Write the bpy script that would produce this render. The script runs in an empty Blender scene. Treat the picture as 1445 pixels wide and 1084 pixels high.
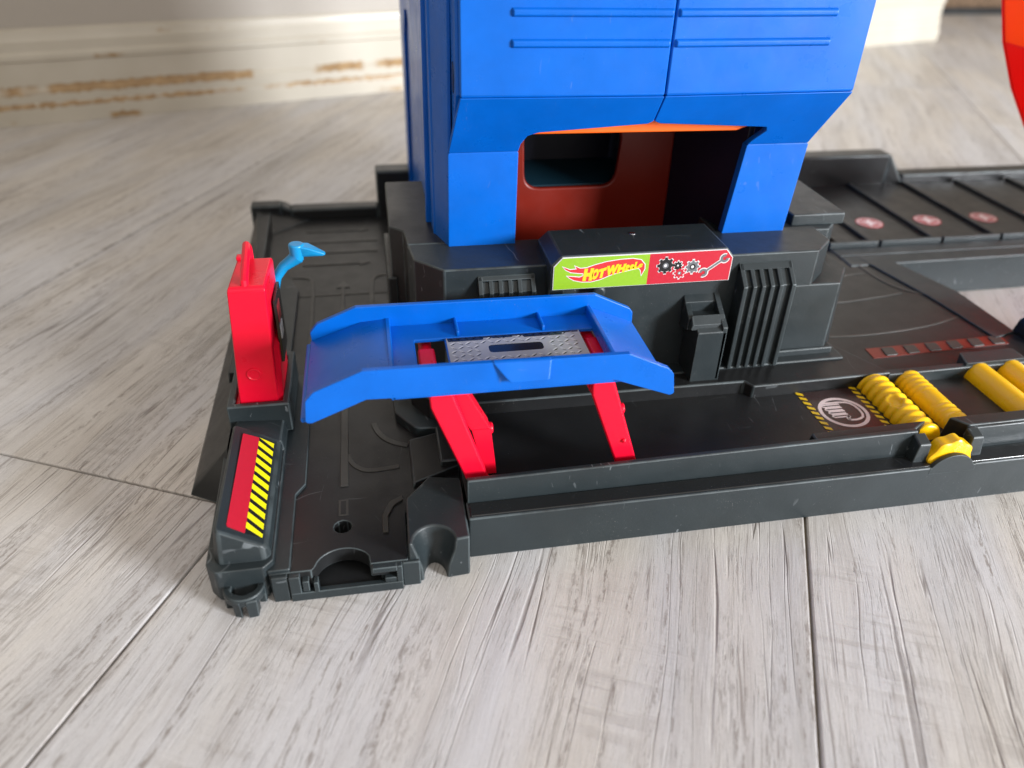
import bpy, bmesh, math, random
from mathutils import Vector, Matrix
sc = bpy.context.scene
S = 0.0055                      # metres per modelling unit (the toy's own grid)
R = math.radians

# ------------------------------------------------------------------ camera
cd = bpy.data.cameras.new('camera')
cam = bpy.data.objects.new('camera', cd)
sc.collection.objects.link(cam)
sc.camera = cam
right = Vector((0.98417537, -0.17543896, 0.02490017))
up = Vector((0.0774622, 0.55234976, 0.83000563))
back = Vector((-0.15936893, -0.81494227, 0.55719892))
m = Matrix((right, up, back)).transposed().to_4x4()
m.translation = Vector((0, 0, 34.0 * S))
cam.matrix_world = m
cd.sensor_width = 36.0
cd.lens = 36.0 * 1080 / 1445
cd.clip_start = 0.01
cd.clip_end = 50
cd.dof.use_dof = True
cd.dof.focus_distance = 48 * S
cd.dof.aperture_fstop = 8.5
cd.dof.aperture_blades = 0

# ------------------------------------------------------------------ light
sc.view_settings.view_transform = 'Standard'
sc.view_settings.look = 'None'
sc.view_settings.exposure = 0.0
sc.view_settings.gamma = 1.0
w = bpy.data.worlds.new('World')
sc.world = w
w.use_nodes = True
bg = w.node_tree.nodes['Background']
bg.inputs[0].default_value = (1.0, 0.91, 0.80, 1)
bg.inputs[1].default_value = 0.58
# the room is a little dimmer on the side away from the window
_nt = w.node_tree
_tc = _nt.nodes.new('ShaderNodeTexCoord'); _dp = _nt.nodes.new('ShaderNodeVectorMath'); _dp.operation = 'DOT_PRODUCT'
_dp.inputs[1].default_value = (0.80, -0.52, 0.30)
_nt.links.new(_tc.outputs['Generated'], _dp.inputs[0])
_mr = _nt.nodes.new('ShaderNodeMapRange'); _mr.inputs['From Min'].default_value = -1; _mr.inputs['From Max'].default_value = 1
_mr.inputs['To Min'].default_value = 0.42; _mr.inputs['To Max'].default_value = 1.40
_nt.links.new(_dp.outputs['Value'], _mr.inputs['Value'])
_mx = _nt.nodes.new('ShaderNodeVectorMath'); _mx.operation = 'SCALE'
_mx.inputs[0].default_value = (1.0, 0.905, 0.79)
_nt.links.new(_mr.outputs[0], _mx.inputs['Scale']); _nt.links.new(_mx.outputs[0], bg.inputs[0])

def area(name, loc, target, sx, sy, power, col):
    l = bpy.data.lights.new(name, 'AREA')
    l.shape = 'RECTANGLE'; l.size = sx * S; l.size_y = sy * S
    l.energy = power; l.color = col
    o = bpy.data.objects.new(name, l)
    sc.collection.objects.link(o)
    o.location = Vector(loc) * S
    d = (Vector(target) - Vector(loc))
    o.rotation_euler = d.to_track_quat('-Z', 'Y').to_euler()
    return o
area('window_light', (300, -205, 94), (0, 40, 2), 90, 75, 96.0, (0.93, 0.96, 1.0))
area('room_bounce_light', (-20, -220, 230), (10, 50, 0), 200, 160, 3.0, (0.95, 0.97, 1.0))

# ------------------------------------------------------------------ materials
MATS = {}
def nodes(name):
    mt = bpy.data.materials.new(name); mt.use_nodes = True
    nt = mt.node_tree
    b = nt.nodes['Principled BSDF']
    MATS[name] = mt
    return mt, nt, b
def N(nt, typ, **kw):
    n = nt.nodes.new(typ)
    for k, v in kw.items():
        if k.startswith('i_'):
            key = k[2:]
            key = int(key) if key.isdigit() else key
            n.inputs[key].default_value = v
        else: setattr(n, k, v)
    return n
def ramp(nt, fac, stops, interp='LINEAR'):
    r = N(nt, 'ShaderNodeValToRGB')
    r.color_ramp.interpolation = interp
    e = r.color_ramp.elements
    while len(e) > len(stops): e.remove(e[-1])
    while len(e) < len(stops): e.new(0.5)
    for i, (p, c) in enumerate(stops):
        e[i].position = p
        e[i].color = (c, c, c, 1) if isinstance(c, (int, float)) else (*c, 1)
    nt.links.new(fac, r.inputs[0])
    return r.outputs[0]
def noise(nt, vec, scale, detail=3, rough=0.5, dist=0.0):
    n = N(nt, 'ShaderNodeTexNoise')
    n.inputs['Scale'].default_value = scale; n.inputs['Detail'].default_value = detail
    n.inputs['Roughness'].default_value = rough; n.inputs['Distortion'].default_value = dist
    nt.links.new(vec, n.inputs['Vector'])
    return n.outputs['Fac']
def mapping(nt, vec, scale=(1, 1, 1), rot=(0, 0, 0), loc=(0, 0, 0)):
    mp = N(nt, 'ShaderNodeMapping')
    mp.inputs['Scale'].default_value = scale; mp.inputs['Rotation'].default_value = rot
    mp.inputs['Location'].default_value = loc
    nt.links.new(vec, mp.inputs['Vector'])
    return mp.outputs[0]
def mixc(nt, fac, a, b, mode='MIX'):
    mx = N(nt, 'ShaderNodeMix', data_type='RGBA', blend_type=mode)
    for sock, v in ((mx.inputs[0], fac), (mx.inputs[6], a), (mx.inputs[7], b)):
        if hasattr(v, 'is_output'): nt.links.new(v, sock)
        elif isinstance(v, (int, float)): sock.default_value = v
        else: sock.default_value = (*v, 1)
    return mx.outputs[2]
def math_(nt, op, a, b=0.0, c=None):
    mn = N(nt, 'ShaderNodeMath', operation=op)
    for i, v in enumerate((a, b, c)):
        if v is None: continue
        if hasattr(v, 'is_output'): nt.links.new(v, mn.inputs[i])
        else: mn.inputs[i].default_value = v
    return mn.outputs[0]

def plastic(name, col, rough=0.35, spec=0.5, dust=0.0, scratch=0.0, bump=0.02, coat=0.0, sss=0.0, grain=900, var=0.12):
    mt, nt, b = nodes(name)
    tc = N(nt, 'ShaderNodeTexCoord'); ob = tc.outputs['Object']
    geo = N(nt, 'ShaderNodeNewGeometry'); wp = geo.outputs['Position']
    n1 = noise(nt, wp, 60, 4, 0.6)
    c = mixc(nt, ramp(nt, n1, [(0.3, 0.0), (0.75, 1.0)]), tuple(x * (1 - var) for x in col), tuple(min(1, x * (1 + var)) for x in col))
    if dust > 0:
        dn = noise(nt, wp, 2200, 2, 0.5)
        dm = noise(nt, wp, 45, 3, 0.6)
        sp = math_(nt, 'MULTIPLY', ramp(nt, dn, [(0.70, 0.0), (0.76, 1.0)]), ramp(nt, dm, [(0.45, 0.0), (0.7, 1.0)]))
        c = mixc(nt, math_(nt, 'MULTIPLY', sp, dust), c, (0.42, 0.41, 0.39))
    if scratch > 0:
        warp = N(nt, 'ShaderNodeTexNoise'); warp.inputs['Scale'].default_value = 25
        nt.links.new(wp, warp.inputs['Vector'])
        wv = N(nt, 'ShaderNodeVectorMath', operation='MULTIPLY_ADD')
        nt.links.new(warp.outputs['Color'], wv.inputs[0]); wv.inputs[1].default_value = (0.03, 0.03, 0.03)
        nt.links.new(wp, wv.inputs[2])
        acc = None
        for k, (rz, sca) in enumerate(((0.5, (900, 14, 200)), (-0.7, (14, 800, 200)), (1.2, (700, 20, 150)))):
            v = mapping(nt, wv.outputs[0], sca, (0.3 * k, 0.4, rz))
            s_ = ramp(nt, noise(nt, v, 1.0, 1, 0.4), [(0.745, 0.0), (0.765, 1.0)])
            acc = s_ if acc is None else math_(nt, 'MAXIMUM', acc, s_)
        msk = ramp(nt, noise(nt, wp, 35, 2), [(0.5, 0.0), (0.65, 1.0)])
        c = mixc(nt, math_(nt, 'MULTIPLY', math_(nt, 'MULTIPLY', acc, msk), scratch), c, (0.30, 0.33, 0.35))
    nt.links.new(c, b.inputs['Base Color'])
    rr = ramp(nt, noise(nt, wp, 90, 4, 0.65), [(0.25, max(0.03, rough - 0.09)), (0.8, rough + 0.10)])
    nt.links.new(rr, b.inputs['Roughness'])
    b.inputs['Specular IOR Level'].default_value = spec
    b.inputs['Coat Weight'].default_value = coat
    b.inputs['Coat Roughness'].default_value = 0.12
    if sss:
        b.inputs['Subsurface Weight'].default_value = sss
        b.inputs['Subsurface Radius'].default_value = (0.004, 0.0015, 0.001)
        b.inputs['Subsurface Scale'].default_value = 0.5
    bp = N(nt, 'ShaderNodeBump'); bp.inputs['Strength'].default_value = bump * 5
    bp.inputs['Distance'].default_value = 0.0003
    h = math_(nt, 'ADD', math_(nt, 'MULTIPLY', noise(nt, wp, grain, 2), 0.5), math_(nt, 'MULTIPLY', noise(nt, wp, 70, 2), 1.6))
    nt.links.new(h, bp.inputs['Height']); nt.links.new(bp.outputs[0], b.inputs['Normal'])
    return mt
DARK = plastic('charcoal_plastic', (0.018, 0.025, 0.028), 0.43, 0.45, dust=0.6, scratch=0.4, bump=0.035)
DARKD = plastic('charcoal_deck_plastic', (0.0125, 0.0132, 0.0140), 0.38, 0.40, dust=0.5, scratch=0.2, bump=0.03)
GLOSS = plastic('charcoal_polished_plastic', (0.014, 0.015, 0.016), 0.14, 0.5, dust=0.4, scratch=0.05, bump=0.008)
EDGE = plastic('highlit_worn_edge_plastic', (0.042, 0.054, 0.058), 0.48, 0.5, dust=0.6, bump=0.05, var=0.75)  # lighter bevels: painted edge highlights together with dusty wear
RUB = plastic('emboss_plastic', (0.042, 0.042, 0.038), 0.45, 0.5, dust=0.2, bump=0.02)
BLUE = plastic('blue_plastic', (0.0003, 0.108, 0.50), 0.33, 0.30, bump=0.022, dust=0.25, scratch=0.12, var=0.10)
RED = plastic('red_plastic', (0.76, 0.004, 0.028), 0.33, 0.3, bump=0.008, sss=0.15, var=0.04)
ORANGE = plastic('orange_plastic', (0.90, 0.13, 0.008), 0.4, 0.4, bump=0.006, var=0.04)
ORED_SHADED = plastic('shaded_orange_red_plastic', (0.19, 0.011, 0.004), 0.4, 0.4, bump=0.006, var=0.05)  # liner orange darkened: the shade inside the tower is painted into the colour
YEL = plastic('yellow_plastic', (0.86, 0.50, 0.003), 0.3, 0.45, bump=0.008, sss=0.2, var=0.05)
CYAN = plastic('light_blue_plastic', (0.008, 0.26, 0.56), 0.3, 0.45, bump=0.006, sss=0.1, var=0.04)
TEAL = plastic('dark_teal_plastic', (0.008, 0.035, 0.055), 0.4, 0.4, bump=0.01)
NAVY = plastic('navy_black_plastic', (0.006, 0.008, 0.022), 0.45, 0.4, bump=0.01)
def chute_mat(name, col):
    mt, nt, b = nodes(name)
    geo = N(nt, 'ShaderNodeNewGeometry')
    n = noise(nt, geo.outputs['Position'], 40, 3)
    c = mixc(nt, n, tuple(x * .94 for x in col), col)
    nt.links.new(c, b.inputs['Base Color']); b.inputs['Roughness'].default_value = 0.35
    tr = N(nt, 'ShaderNodeBsdfTranslucent'); nt.links.new(c, tr.inputs[0])
    mx = N(nt, 'ShaderNodeMixShader'); mx.inputs[0].default_value = 0.55
    nt.links.new(b.outputs[0], mx.inputs[1]); nt.links.new(tr.outputs[0], mx.inputs[2])
    nt.links.new(mx.outputs[0], nt.nodes['Material Output'].inputs[0])
    return mt
CH_OR = chute_mat('translucent_orange_plastic', (1.0, 0.20, 0.01)); CH_RED = chute_mat('translucent_red_plastic', (0.9, 0.03, 0.012))
def flat(name, col, rough=0.35, metal=0.0, coat=0.0):
    mt, nt, b = nodes(name)
    geo = N(nt, 'ShaderNodeNewGeometry')
    n = noise(nt, geo.outputs['Position'], 800, 3)
    c = mixc(nt, n, tuple(x * .92 for x in col), tuple(min(1, x * 1.06) for x in col))
    nt.links.new(c, b.inputs['Base Color'])
    b.inputs['Roughness'].default_value = rough
    b.inputs['Metallic'].default_value = metal
    return mt
S_RED = flat('sticker_red', (0.46, 0.013, 0.03), 0.3)
S_GREEN = flat('sticker_green', (0.24, 0.43, 0.02), 0.3)
S_YEL = flat('sticker_yellow', (0.76, 0.69, 0.008), 0.3)
S_LET = flat('sticker_letter_yellow', (0.78, 0.52, 0.01), 0.3)
S_BLK = flat('sticker_black', (0.012, 0.012, 0.013), 0.25)
S_WHT = flat('sticker_white', (0.62, 0.61, 0.60), 0.35)
S_GRY = flat('sticker_grey', (0.13, 0.135, 0.145), 0.3)
S_LGR = flat('sticker_light_grey', (0.62, 0.62, 0.63), 0.3)
S_LRED = flat('sticker_logo_red', (0.78, 0.03, 0.03), 0.3)
S_BRN = flat('sticker_dark_brown', (0.035, 0.016, 0.015), 0.25)
S_PINK = flat('sticker_pale_pink', (0.72, 0.60, 0.60), 0.3)
S_MET = flat('tread_plate_grey', (0.34, 0.34, 0.36), 0.35, 0.0)
S_MRED = flat('badge_red', (0.36, 0.03, 0.04), 0.3)
S_DRED = flat('strip_dull_red', (0.16, 0.020, 0.012), 0.35)
SCREW = flat('screw_metal', (0.55, 0.55, 0.56), 0.25, 1.0)

def wood():
    mt, nt, b = nodes('grey_oak_laminate')
    tc = N(nt, 'ShaderNodeTexCoord'); oi = N(nt, 'ShaderNodeObjectInfo')
    off = N(nt, 'ShaderNodeVectorMath', operation='MULTIPLY_ADD')
    cmb = N(nt, 'ShaderNodeCombineXYZ')
    nt.links.new(math_(nt, 'MULTIPLY', oi.outputs['Random'], 3.7), cmb.inputs[0])
    nt.links.new(math_(nt, 'MULTIPLY', oi.outputs['Random'], 11.3), cmb.inputs[1])
    va = N(nt, 'ShaderNodeVectorMath', operation='ADD')
    nt.links.new(tc.outputs['Object'], va.inputs[0]); nt.links.new(cmb.outputs[0], va.inputs[1])
    sc_ = N(nt, 'ShaderNodeVectorMath', operation='SCALE'); sc_.inputs['Scale'].default_value = 1 / S
    nt.links.new(va.outputs[0], sc_.inputs[0])
    p = sc_.outputs[0]                      # units: toy units; x across, y along the plank
    # meander of the grain
    wn = noise(nt, mapping(nt, p, (0.10, 0.022, 1)), 1.0, 2, 0.5)
    wn2 = noise(nt, mapping(nt, p, (0.35, 0.09, 1)), 1.0, 2, 0.5)
    sx = N(nt, 'ShaderNodeSeparateXYZ'); nt.links.new(p, sx.inputs[0])
    x2 = math_(nt, 'ADD', math_(nt, 'ADD', sx.outputs[0], math_(nt, 'MULTIPLY', wn, 4.5)), math_(nt, 'MULTIPLY', wn2, 0.6))
    cb = N(nt, 'ShaderNodeCombineXYZ'); nt.links.new(x2, cb.inputs[0]); nt.links.new(sx.outputs[1], cb.inputs[1])
    q = cb.outputs[0]
    # broad tone bands
    tone = noise(nt, mapping(nt, q, (0.13, 0.016, 1)), 1.0, 4, 0.55)
    col = ramp(nt, tone, [(0.28, (0.41, 0.385, 0.35)), (0.40, (0.53, 0.51, 0.485)), (0.56, (0.595, 0.578, 0.560)), (0.78, (0.635, 0.622, 0.61))])
    # mid streaks
    st = noise(nt, mapping(nt, q, (1.1, 0.055, 1)), 1.0, 5, 0.6)
    col = mixc(nt, math_(nt, 'MULTIPLY', ramp(nt, st, [(0.50, 0.0), (0.75, 1.0)]), 0.5), col, (0.36, 0.325, 0.30))
    # fine fibre
    fb = noise(nt, mapping(nt, q, (13.0, 0.5, 1)), 1.0, 5, 0.7)
    col = mixc(nt, 0.42, col, ramp(nt, fb, [(0.32, 0.68), (0.5, 1.0), (0.7, 1.14)]), 'MULTIPLY')
    fz = noise(nt, mapping(nt, p, (14, 6, 1)), 1.0, 4, 0.7)
    col = mixc(nt, 0.5, col, ramp(nt, fz, [(0.3, 0.80), (0.7, 1.12)]), 'MULTIPLY')
    # pores: short dark dashes
    pr = noise(nt, mapping(nt, q, (8.5, 0.24, 1)), 1.0, 4, 0.6)
    dens = noise(nt, mapping(nt, q, (0.22, 0.03, 1), loc=(31, 7, 0)), 1.0, 3, 0.5)
    th = math_(nt, 'ADD', pr, math_(nt, 'MULTIPLY', math_(nt, 'SUBTRACT', dens, 0.5), 0.55))
    pores = ramp(nt, th, [(0.665, 0.0), (0.695, 1.0)])
    col = mixc(nt, math_(nt, 'MULTIPLY', pores, 0.50), col, (0.20, 0.17, 0.155))
    p2 = noise(nt, mapping(nt, q, (15.0, 0.42, 1), loc=(2, 9, 0)), 1.0, 3, 0.6)
    d2 = noise(nt, mapping(nt, q, (0.5, 0.06, 1), loc=(13, 2, 0)), 1.0, 3, 0.5)
    pores2 = ramp(nt, math_(nt, 'ADD', p2, math_(nt, 'MULTIPLY', math_(nt, 'SUBTRACT', d2, 0.5), 0.5)), [(0.64, 0.0), (0.67, 1.0)])
    col = mixc(nt, math_(nt, 'MULTIPLY', pores2, 0.48), col, (0.22, 0.185, 0.16))
    lite = ramp(nt, math_(nt, 'SUBTRACT', 1.0, math_(nt, 'ADD', p2, math_(nt, 'MULTIPLY', math_(nt, 'SUBTRACT', d2, 0.5), 0.4))), [(0.60, 0.0), (0.66, 1.0)])
    col = mixc(nt, math_(nt, 'MULTIPLY', lite, 0.25), col, (0.76, 0.75, 0.74))
    # long cracks
    cr = noise(nt, mapping(nt, q, (0.55, 0.012, 1), loc=(5, 3, 0)), 1.0, 2, 0.5, 0.4)
    crk = ramp(nt, math_(nt, 'ABSOLUTE', math_(nt, 'SUBTRACT', cr, 0.5)), [(0.0, 1.0), (0.004, 0.6), (0.008, 0.0)])
    crm = ramp(nt, noise(nt, mapping(nt, q, (0.30, 0.10, 1), loc=(9, 1, 0)), 1.0, 3), [(0.42, 0.0), (0.58, 1.0)])
    crk = math_(nt, 'MULTIPLY', crk, crm)
    col = mixc(nt, math_(nt, 'MULTIPLY', crk, 0.65), col, (0.13, 0.105, 0.095))
    c3 = noise(nt, mapping(nt, q, (1.5, 0.016, 1), loc=(15, 8, 0)), 1.0, 2, 0.5, 0.25)
    ck2 = ramp(nt, math_(nt, 'ABSOLUTE', math_(nt, 'SUBTRACT', c3, 0.5)), [(0.0, 1.0), (0.006, 0.7), (0.013, 0.0)])
    cm2 = ramp(nt, noise(nt, mapping(nt, q, (0.9, 0.16, 1), loc=(4, 6, 0)), 1.0, 4, 0.6), [(0.46, 0.0), (0.54, 1.0)])
    ck2 = math_(nt, 'MULTIPLY', ck2, cm2)
    col = mixc(nt, math_(nt, 'MULTIPLY', ck2, 0.7), col, (0.20, 0.17, 0.15))
    hue = ramp(nt, noise(nt, mapping(nt, q, (0.16, 0.03, 1), loc=(40, 3, 0)), 1.0, 3), [(0.40, (1.02, 0.99, 0.95)), (0.60, (0.98, 0.99, 1.03))])
    col = mixc(nt, 1.0, col, hue, 'MULTIPLY')
    # darker rough veins around cracks
    vn = ramp(nt, math_(nt, 'ABSOLUTE', math_(nt, 'SUBTRACT', cr, 0.46)), [(0.0, 1.0), (0.05, 0.0)])
    vnn = ramp(nt, noise(nt, mapping(nt, q, (4.5, 0.8, 1)), 1.0, 5, 0.75), [(0.50, 0.0), (0.56, 1.0)])
    vm = ramp(nt, noise(nt, mapping(nt, q, (0.12, 0.03, 1), loc=(19, 4, 0)), 1.0, 2), [(0.44, 0.0), (0.52, 1.0)])
    vein = math_(nt, 'MULTIPLY', math_(nt, 'MULTIPLY', vn, vnn), vm)
    col = mixc(nt, math_(nt, 'MULTIPLY', vein, 0.75), col, (0.20, 0.165, 0.14))
    # saw marks across the grain
    sw = noise(nt, mapping(nt, p, (0.10, 1.5, 1), rot=(0, 0, 0.12)), 1.0, 3, 0.6)
    sm = ramp(nt, noise(nt, mapping(nt, p, (0.11, 0.045, 1), loc=(3, 17, 0)), 1.0, 2), [(0.56, 0.0), (0.66, 1.0)])
    saw = math_(nt, 'MULTIPLY', ramp(nt, sw, [(0.50, 0.0), (0.62, 1.0)]), sm)
    col = mixc(nt, math_(nt, 'MULTIPLY', saw, 0.30), col, (0.33, 0.30, 0.275))
    nt.links.new(col, b.inputs['Base Color'])
    b.inputs['Roughness'].default_value = 0.42
    nt.links.new(ramp(nt, st, [(0.3, 0.36), (0.8, 0.52)]), b.inputs['Roughness'])
    b.inputs['Specular IOR Level'].default_value = 0.45
    h = math_(nt, 'SUBTRACT', math_(nt, 'MULTIPLY', fb, 0.35), math_(nt, 'ADD', math_(nt, 'MULTIPLY', math_(nt, 'MAXIMUM', pores, pores2), 0.8), math_(nt, 'ADD', crk, math_(nt, 'MULTIPLY', saw, 0.3))))
    bp = N(nt, 'ShaderNodeBump'); bp.inputs['Strength'].default_value = 0.55; bp.inputs['Distance'].default_value = 0.0005
    nt.links.new(h, bp.inputs['Height']); nt.links.new(bp.outputs[0], b.inputs['Normal'])
    return mt
WOOD = wood()
PEDGE = flat('plank_joint', (0.30, 0.25, 0.18), 0.7)

def skirt_mat():
    mt, nt, b = nodes('chipped_cream_paint')
    geo = N(nt, 'ShaderNodeNewGeometry'); tc = N(nt, 'ShaderNodeTexCoord')
    sc_ = N(nt, 'ShaderNodeVectorMath', operation='SCALE'); sc_.inputs['Scale'].default_value = 1 / S
    nt.links.new(tc.outputs['Object'], sc_.inputs[0])
    sx = N(nt, 'ShaderNodeSeparateXYZ'); nt.links.new(sc_.outputs[0], sx.inputs[0])
    z = sx.outputs[2]
    col = ramp(nt, noise(nt, sc_.outputs[0], 0.08, 3), [(0.3, (0.52, 0.48, 0.40)), (0.7, (0.61, 0.57, 0.49))])
    total = None
    edge = noise(nt, mapping(nt, sc_.outputs[0], (0.9, 0.9, 0.9)), 1.0, 4, 0.7)
    for zc, wd, thr, seed, fx in ((4.75, 0.62, 0.44, 3.1, 0.07), (2.6, 0.30, 0.42, 8.4, 0.07), (9.0, 0.22, 0.60, 5.2, 0.12), (11.9, 0.20, 0.62, 1.7, 0.11), (0.5, 0.4, 0.52, 9.9, 0.09)):
        line = noise(nt, mapping(nt, sc_.outputs[0], (fx, fx, 0.0), loc=(seed, seed * 2, seed)), 1.0, 3, 0.6)
        on = ramp(nt, line, [(thr, 0.0), (thr + 0.06, 1.0)])
        dz = math_(nt, 'ABSOLUTE', math_(nt, 'SUBTRACT', z, zc))
        dz = math_(nt, 'ADD', dz, math_(nt, 'MULTIPLY', math_(nt, 'SUBTRACT', edge, 0.5), 1.4))
        v = math_(nt, 'MULTIPLY', math_(nt, 'LESS_THAN', dz, wd), on)
        total = v if total is None else math_(nt, 'MAXIMUM', total, v)
    total = math_(nt, 'MULTIPLY', total, math_(nt, 'LESS_THAN', sx.outputs[0], 130.0))
    chip = ramp(nt, noise(nt, sc_.outputs[0], 0.7, 3), [(0.3, (0.30, 0.185, 0.085)), (0.7, (0.46, 0.31, 0.16))])
    col = mixc(nt, total, col, chip)
    nt.links.new(col, b.inputs['Base Color'])
    b.inputs['Roughness'].default_value = 0.4
    return mt
SKIRT = skirt_mat()
WALLM = flat('cream_wall_paint', (0.45, 0.415, 0.37), 0.6)
def carpet():
    mt, nt, b = nodes('brown_speckled_fabric')
    geo = N(nt, 'ShaderNodeNewGeometry')
    n = noise(nt, geo.outputs['Position'], 260, 3, 0.7)
    nt.links.new(ramp(nt, n, [(0.35, (0.06, 0.035, 0.02)), (0.65, (0.24, 0.16, 0.10))]), b.inputs['Base Color'])
    b.inputs['Roughness'].default_value = 0.9
    return mt
CARPET = carpet()

# ------------------------------------------------------------------ mesh helpers
def rpoly(pts, r=0.3, n=4, skip=()):
    """round the corners of a 2-D polygon"""
    out = []; L = len(pts)
    for i, p in enumerate(pts):
        p = Vector(p); a = Vector(pts[i - 1]); b = Vector(pts[(i + 1) % L])
        if i in skip: out.append(tuple(p)); continue
        da = (a - p); db = (b - p)
        ang = da.angle(db)
        if ang < 0.05 or ang > 3.1: out.append(tuple(p)); continue
        t = min(r / math.tan(ang / 2), da.length * .45, db.length * .45)
        p0 = p + da.normalized() * t; p1 = p + db.normalized() * t
        for k in range(n + 1):
            u = k / n
            out.append(tuple((1 - u) ** 2 * p0 + 2 * u * (1 - u) * p + u * u * p1))
    return out
def arc(cx, cy, r, a0, a1, n=12, ry=None):
    ry = r if ry is None else ry
    return [(cx + r * math.cos(R(a0 + (a1 - a0) * k / n)), cy + ry * math.sin(R(a0 + (a1 - a0) * k / n))) for k in range(n + 1)]
AX = {'z': lambda u, v, w: (u, v, w), 'y': lambda u, v, w: (u, w, v), 'x': lambda u, v, w: (w, u, v)}
class G:
    def __init__(s): s.bm = bmesh.new()
    def prism(s, outer, a, b, axis='z', holes=(), fa=None, fb=None):
        """extrude a 2-D outline (with holes) between a and b along an axis"""
        f = fa or (lambda u, v: AX[axis](u, v, a)); g = fb or (lambda u, v: AX[axis](u, v, b))
        tmp = bmesh.new(); loops = []
        for lp in [outer] + list(holes):
            vs = [tmp.verts.new((p[0], p[1], 0)) for p in lp]
            for i in range(len(vs)): tmp.edges.new((vs[i], vs[(i + 1) % len(vs)]))
            loops.append(vs)
        if holes:
            bmesh.ops.triangle_fill(tmp, use_beauty=True, use_dissolve=False, edges=tmp.edges[:], normal=(0, 0, 1))
        else: tmp.faces.new(loops[0])
        tmp.verts.index_update()
        bot = [s.bm.verts.new(f(v.co.x, v.co.y)) for v in tmp.verts]
        top = [s.bm.verts.new(g(v.co.x, v.co.y)) for v in tmp.verts]
        for fc in tmp.faces:
            ix = [v.index for v in fc.verts]
            s.bm.faces.new([top[i] for i in ix]); s.bm.faces.new([bot[i] for i in reversed(ix)])
        for vs in loops:
            n = len(vs)
            for i in range(n):
                p, q = vs[i].index, vs[(i + 1) % n].index
                s.bm.faces.new((bot[p], bot[q], top[q], top[p]))
        tmp.free(); return s
    def loft(s, A, B):
        a = [s.bm.verts.new(p) for p in A]; b = [s.bm.verts.new(p) for p in B]; n = len(a)
        s.bm.faces.new(a[::-1]); s.bm.faces.new(b)
        for i in range(n): s.bm.faces.new((a[i], a[(i + 1) % n], b[(i + 1) % n], b[i]))
        for f in s.bm.faces: f.normal_update()
        return s
    def box(s, x0, x1, y0, y1, z0, z1): return s.prism([(x0, y0), (x1, y0), (x1, y1), (x0, y1)], z0, z1)
    def hull(s, pts):
        vs = [s.bm.verts.new(p) for p in pts]
        r = bmesh.ops.convex_hull(s.bm, input=vs)
        bad = [e for e in r['geom_interior'] if isinstance(e, bmesh.types.BMVert)]
        if bad: bmesh.ops.delete(s.bm, geom=bad, context='VERTS')
        return s
    def sheet(s, pts3):
        s.bm.faces.new([s.bm.verts.new(p) for p in pts3]); return s
    def tube(s, pts, rad, n=10, caps=True):
        P = [Vector(p) for p in pts]; rings = []
        rs = rad if isinstance(rad, (list, tuple)) else [rad] * len(P)
        prev = None
        for i, p in enumerate(P):
            d = (P[min(i + 1, len(P) - 1)] - P[max(i - 1, 0)]).normalized()
            if prev is None:
                a = Vector((0, 0, 1)) if abs(d.z) < .9 else Vector((1, 0, 0))
                u = d.cross(a).normalized()
            else:
                u = (prev - d * prev.dot(d)).normalized()
            prev = u; v = d.cross(u)
            rings.append([s.bm.verts.new(p + (u * math.cos(2 * math.pi * k / n) + v * math.sin(2 * math.pi * k / n)) * rs[i]) for k in range(n)])
        for a, b in zip(rings, rings[1:]):
            for k in range(n): s.bm.faces.new((a[k], a[(k + 1) % n], b[(k + 1) % n], b[k]))
        if caps: s.bm.faces.new(list(reversed(rings[0]))); s.bm.faces.new(rings[-1])
        return s
    def lathe_y(s, prof, cx, cz, n=40, rf=None):
        """rings about an axis along y; prof = [(y, r)], rf(y,theta,r)->r"""
        rings = []
        for y, r in prof:
            rg = []
            for k in range(n):
                th = 2 * math.pi * k / n; rr = rf(y, th, r) if rf else r
                rg.append(s.bm.verts.new((cx + rr * math.cos(th), y, cz + rr * math.sin(th))))
            rings.append(rg)
        for a, b in zip(rings, rings[1:]):
            for k in range(n): s.bm.faces.new((a[k], a[(k + 1) % n], b[(k + 1) % n], b[k]))
        s.bm.faces.new(list(reversed(rings[0]))); s.bm.faces.new(rings[-1]); return s
    def build(s, name, mat, parent=None, bevel=0.10, seg=2, smooth=True, recalc=True, ang=32, **props):
        bm = s.bm
        if recalc: bmesh.ops.recalc_face_normals(bm, faces=bm.faces[:])
        xs = [v.co for v in bm.verts]
        c = Vector(((min(v.x for v in xs) + max(v.x for v in xs)) / 2, (min(v.y for v in xs) + max(v.y for v in xs)) / 2, min(v.z for v in xs)))
        for v in bm.verts: v.co = (v.co - c) * S
        me = bpy.data.meshes.new(name); bm.to_mesh(me); bm.free()
        me.materials.append(mat)
        o = bpy.data.objects.new(name, me); sc.collection.objects.link(o)
        o['org'] = tuple(c)
        if parent is not None:
            o.parent = parent; po = Vector(parent['org']) if 'org' in parent else Vector((0, 0, 0))
            o.location = (c - po) * S
        else: o.location = c * S
        if bevel:
            md = o.modifiers.new('bevel', 'BEVEL'); md.width = bevel * S; md.segments = seg
            md.limit_method = 'ANGLE'; md.angle_limit = R(30); md.harden_normals = False
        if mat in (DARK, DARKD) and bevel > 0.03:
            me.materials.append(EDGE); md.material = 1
        if smooth:
            for pl in me.polygons: pl.use_smooth = True
            me.set_sharp_from_angle(angle=R(ang)) if not bevel else me.set_sharp_from_angle(angle=R(60))
            if bevel:
                wn = o.modifiers.new('normals', 'WEIGHTED_NORMAL'); wn.keep_sharp = True; wn.weight = 100
        for k, v in props.items(): o[k] = v
        return o
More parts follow.
